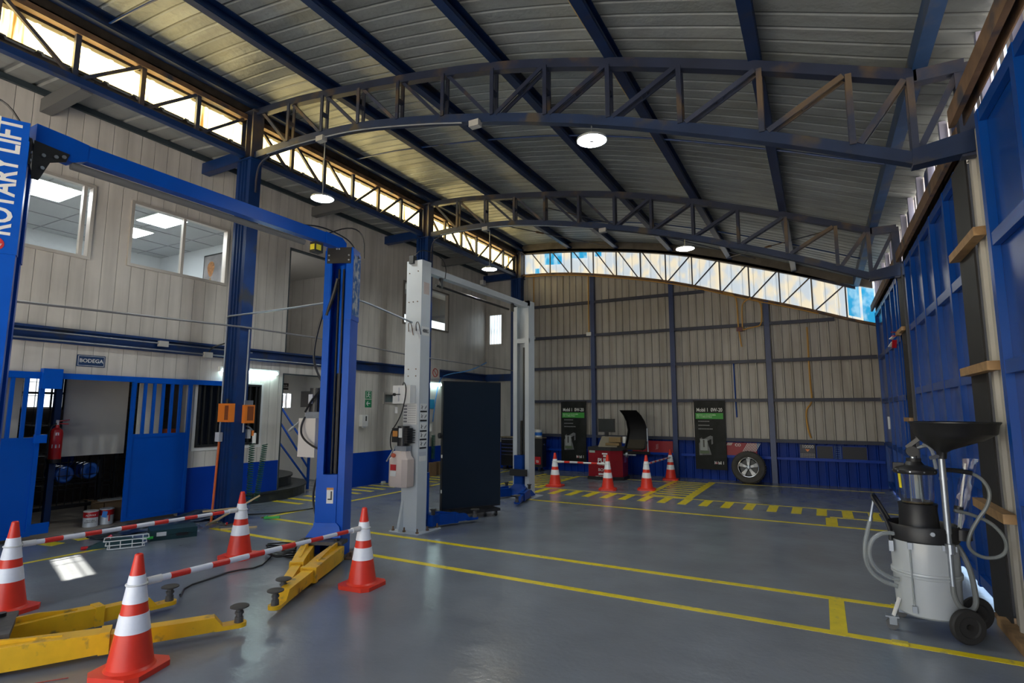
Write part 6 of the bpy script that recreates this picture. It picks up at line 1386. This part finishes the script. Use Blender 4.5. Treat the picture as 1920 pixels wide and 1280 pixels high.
# ------------------------------------------------------------------ things on the floor, left
rr = random.Random(11)
nx, ny = 36, 14; vs = []
for i in range(nx+1):
    for j in range(ny+1):
        a, b = i/nx, j/ny
        y = 4.0+2.0*a; wv = .10*math.sin(a*9)+.06*math.sin(a*23)
        x0_, x1_ = -9.10+.02*wv, -8.42+.45*(a-.4)**2+wv*.5
        x = x0_+(x1_-x0_)*b
        z = .008+.018*abs(math.sin(a*31+b*7)*math.sin(b*11+a*5))+(.06*math.exp(-((a-.88)/.12)**2)*abs(math.sin(b*6+1)))+rr.uniform(0, .006)
        vs.append((x, y, z))
m1 = MB().add(vs, [(i*(ny+1)+j, i*(ny+1)+j+1, (i+1)*(ny+1)+j+1, (i+1)*(ny+1)+j) for i in range(nx) for j in range(ny)])
single('plastic_sheet', m1, mat('sheet_dark_green', (.025, .035, .038), .3, var=.4, vscale=6, col2=(.20, .22, .22), mix=.3, mscale=7), 'rumpled dark plastic sheet spread on the floor before the blue sliding gate', 'sheet', base=(-8.7, 5, 0), smooth=True)
t = empty('tool_case', (-7.72, 4.62, 0), 'closed dark teal tool case lying on the floor by the plastic sheet', 'case')
T = XF((-7.79, 4.61, 0), math.radians(-24))
build('body', MB().box((-.18, -.27, .0), (.18, .27, .06)).bevel(.015, 2).move(T), teal, t)
build('lid', MB().box((-.18, -.27, .063), (.18, .27, .13)).bevel(.02, 2).move(T), teal, t)
build('label', MB().box((.1805, -.20, .055), (.183, -.09, .105)).move(T), white_pl, t)
build('handle', MB().box((.18, .02, .04), (.21, .16, .075)).bevel(.008, 1).move(T), black, t)
t = empty('wire_tray', (-7.72, 4.02, 0), 'white wire tray over tools on the floor left of the teal case', 'wire tray')
T = XF((-7.68, 3.98, 0), math.radians(-28)); mb = MB()
for z, s in ((.012, .0), (.06, .02), (.115, .04)):
    ring = [(-.08-s, -.19-s, z), (.08+s, -.19-s, z), (.10+s, -.14-s, z), (.10+s, .14+s, z), (.08+s, .19+s, z), (-.08-s, .19+s, z)]; mb.tube(ring, .006, 6, closed=True)
for y in (-.17, -.06, .06, .17): mb.tube([(-.12, y, .115), (-.09, y, .012), (.09, y, .012), (.14, y, .115)], .005, 6)
build('wire', mb.move(T), white, t)
t = empty('hand_grinder', (-7.85, 3.95, 0), 'dark hand tool with a red tip lying under the white wire tray', 'tool')
T = XF((-7.84, 3.93, 0), math.radians(-28))
build('tool_body', MB().loft([[Vector((x, y, z)) for x, z in ((-.05, 0), (.05, 0), (.05, h), (-.05, h))] for y, h in ((-.28, .02), (-.1, .10), (.1, .11), (.28, .06))]).bevel(.012, 1).move(T), teal, t)
build('tip', MB().cyl((0, -.34, .02), (0, -.27, .02), .02, n=10).move(T), red, t)
build('green_clip', MB().box((-.02, .28, .05), (.02, .40, .075)).move(T), mat('gun_green', (.03, .42, .05)), t)
build('red_cap', MB().cyl((-.06, -.1, .08), (-.06, -.04, .13), .022, n=10).move(T), red, t)
t = empty('clear_bottle', (-7.78, 5.14, .0), 'crushed clear plastic bottle in a bag on the floor by the column foot', 'bottle')
build('bottle', MB().lathe([(0, -.15), (.05, -.14), (.055, -.05), (.045, .0), (.055, .06), (.05, .12), (.018, .17), (.016, .2), (0, .2)], axis='y', n=16).move(XF((-7.78, 5.14, .058), -.5)), bag_m, t, True)
build('cap', MB().cyl((0, .2, 0), (0, .225, 0), .019, n=10).move(XF((-7.78, 5.14, .058), -.5)), red, t)
t = empty('plastic_scraps', (-8.0, 5.0, 0), 'crumpled clear film heap on the floor beside the bottle', 'film')
mb = MB(); vs = []
for i in range(9):
    for j in range(9):
        a, b = i/8, j/8; vs.append((-8.12+.24*a, 4.86+.30*b, .004+.09*math.sin(a*PI)*math.sin(b*PI)*rr.uniform(.3, 1.)))
build('film', mb.add(vs, [(i*9+j, i*9+j+1, i*9+j+10, i*9+j+9) for i in range(8) for j in range(8)]), bag_m, t)
t = empty('paper_wrapper', (-8.78, 4.62, .03), 'torn white and red wrapper lying on the dark plastic sheet', 'paper')
build('wrapper', MB().prism([(-.10, -.06), (.08, -.08), (.12, .05), (-.05, .08)], (-8.75, 4.72, .035), Ux, Uy, .006).prism([(0, 0), (.12, .02), (.10, .10)], (-8.75, 4.75, .045), Ux, Uy, .004), white_pl, t)
build('red_print', MB().prism([(-.05, -.04), (.04, -.04), (.05, .02), (-.03, .05)], (-8.74, 4.72, .0425), Ux, Uy, .001), red, t)
single('flat_cardboard', MB().prism([(-.25, -.05), (.22, -.08), (.25, .05), (-.2, .09)], (-8.95, 3.95, .004), Ux, Uy, .006), mat('dusty_white', (.42, .40, .36), .8), 'pale flattened scrap lying at the storeroom threshold by the blue gate tongue', 'scrap', base=(-8.95, 3.95, 0))
pts = [(-4.99, 3.06, .10), (-5.2, 3.2, .012), (-5.45, 3.38, .012), (-5.50, 3.7, .012), (-5.55, 3.95, .012), (-5.42, 4.18, .012), (-5.62, 4.45, .012), (-5.75, 4.6, .012)]
for k in range(70):
    a = k*.42; pts.append((-5.62+(.20+.03*math.sin(k*1.7))*math.cos(a), 4.62+(.14+.03*math.cos(k*.9))*math.sin(a), .012+.0016*k+.01*abs(math.sin(k*.8))))
single('power_cord', MB().tube(pts, .009, 6, 1), black, 'black power cord snaking over the floor to a coil behind the blue lift foot', 'cable', base=(-5.4, 4, 0), smooth=True)
single('black_lead', MB().tube([(-8.3, 6.1, .01), (-7.9, 6.5, .01), (-7.8, 7.2, .01), (-7.95, 7.6, .01), (-7.7, 7.7, .01), (-7.75, 7.0, .012), (-7.5, 6.9, .01)], .010, 6, 2), black, 'thin black lead lying on the floor between the column and the yellow bars', 'cable', base=(-7.9, 7, 0), smooth=True)
single('red_thread', MB().tube([(-4.56, 1.72, .004), (-4.45, 1.72, .004), (-4.38, 1.84, .004), (-4.3, 1.95, .004)], .003, 5, 2), mat('thread_red', (.4, .05, .04), .5), 'thin red thread on the floor below the front yellow arm', 'thread', base=(-4.4, 1.8, 0))
for k, (x, y) in enumerate(((.42, 5.19), (.50, 6.11))):
    single('floor_stud', MB().box((x-.05, y-.03, .002), (x+.05, y+.03, .016)).bevel(.004, 1), mat('stud_yellow', (.55, .45, .03), .4), 'small yellow plate fixed on the %s yellow floor line near the oil drainer' % ('nearer', 'farther')[k], 'floor plate', 'floor plates', base=(x, y, 0))
# ------------------------------------------------------------------ hanging lamps
lit_led = lit_mat('led_disc', (.93, 1.0, 1.0), 40.0)
alu_l = mat('lamp_shell', (.55, .57, .58), .35, .4)
def bay(x, y, z, zt, lab):
    t = empty('high_bay_lamp', (x, y, z), lab, 'lamp', 'round hanging lamps')
    build('shell', MB().lathe([(0, .07), (.04, .07), (.045, .045), (.12, .035), (.165, .02), (.17, .0), (.16, -.004), (.155, .004)], (x, y, z), n=40), alu_l, t, True)
    build('diffuser', MB().lathe([(0, -.004), (.15, -.002), (.157, .003)], (x, y, z), n=40), lit_led, t)
    build('centre_cap', MB().cyl((x, y, z-.012), (x, y, z-.004), .022, n=14), mat('junction_grey', (.38, .38, .37)), t)
    build('chain', MB().cyl((x, y, z+.07), (x, y, zt), .008, n=6), steel, t)
bay(-2.05, 5.55, 4.68, bot(-2.05)-.1, 'round glowing lamp hanging under the middle of the nearest curved truss')
bay(-6.26, 5.55, 4.80, bot(-6.26)-.17, 'round glowing lamp hanging left, in front of the white panel wall')
bay(-2.0, 10.22, 4.66, bot(-2.0)-.1, 'round glowing lamp hanging before the bright gable windows')
bay(-6.2, 10.22, 4.79, bot(-6.2)-.17, 'smallest round glowing lamp hanging left, near the far corner column')
for o_ in list(bpy.data.objects):
    if o_.type == 'EMPTY': o_.empty_display_size = .05
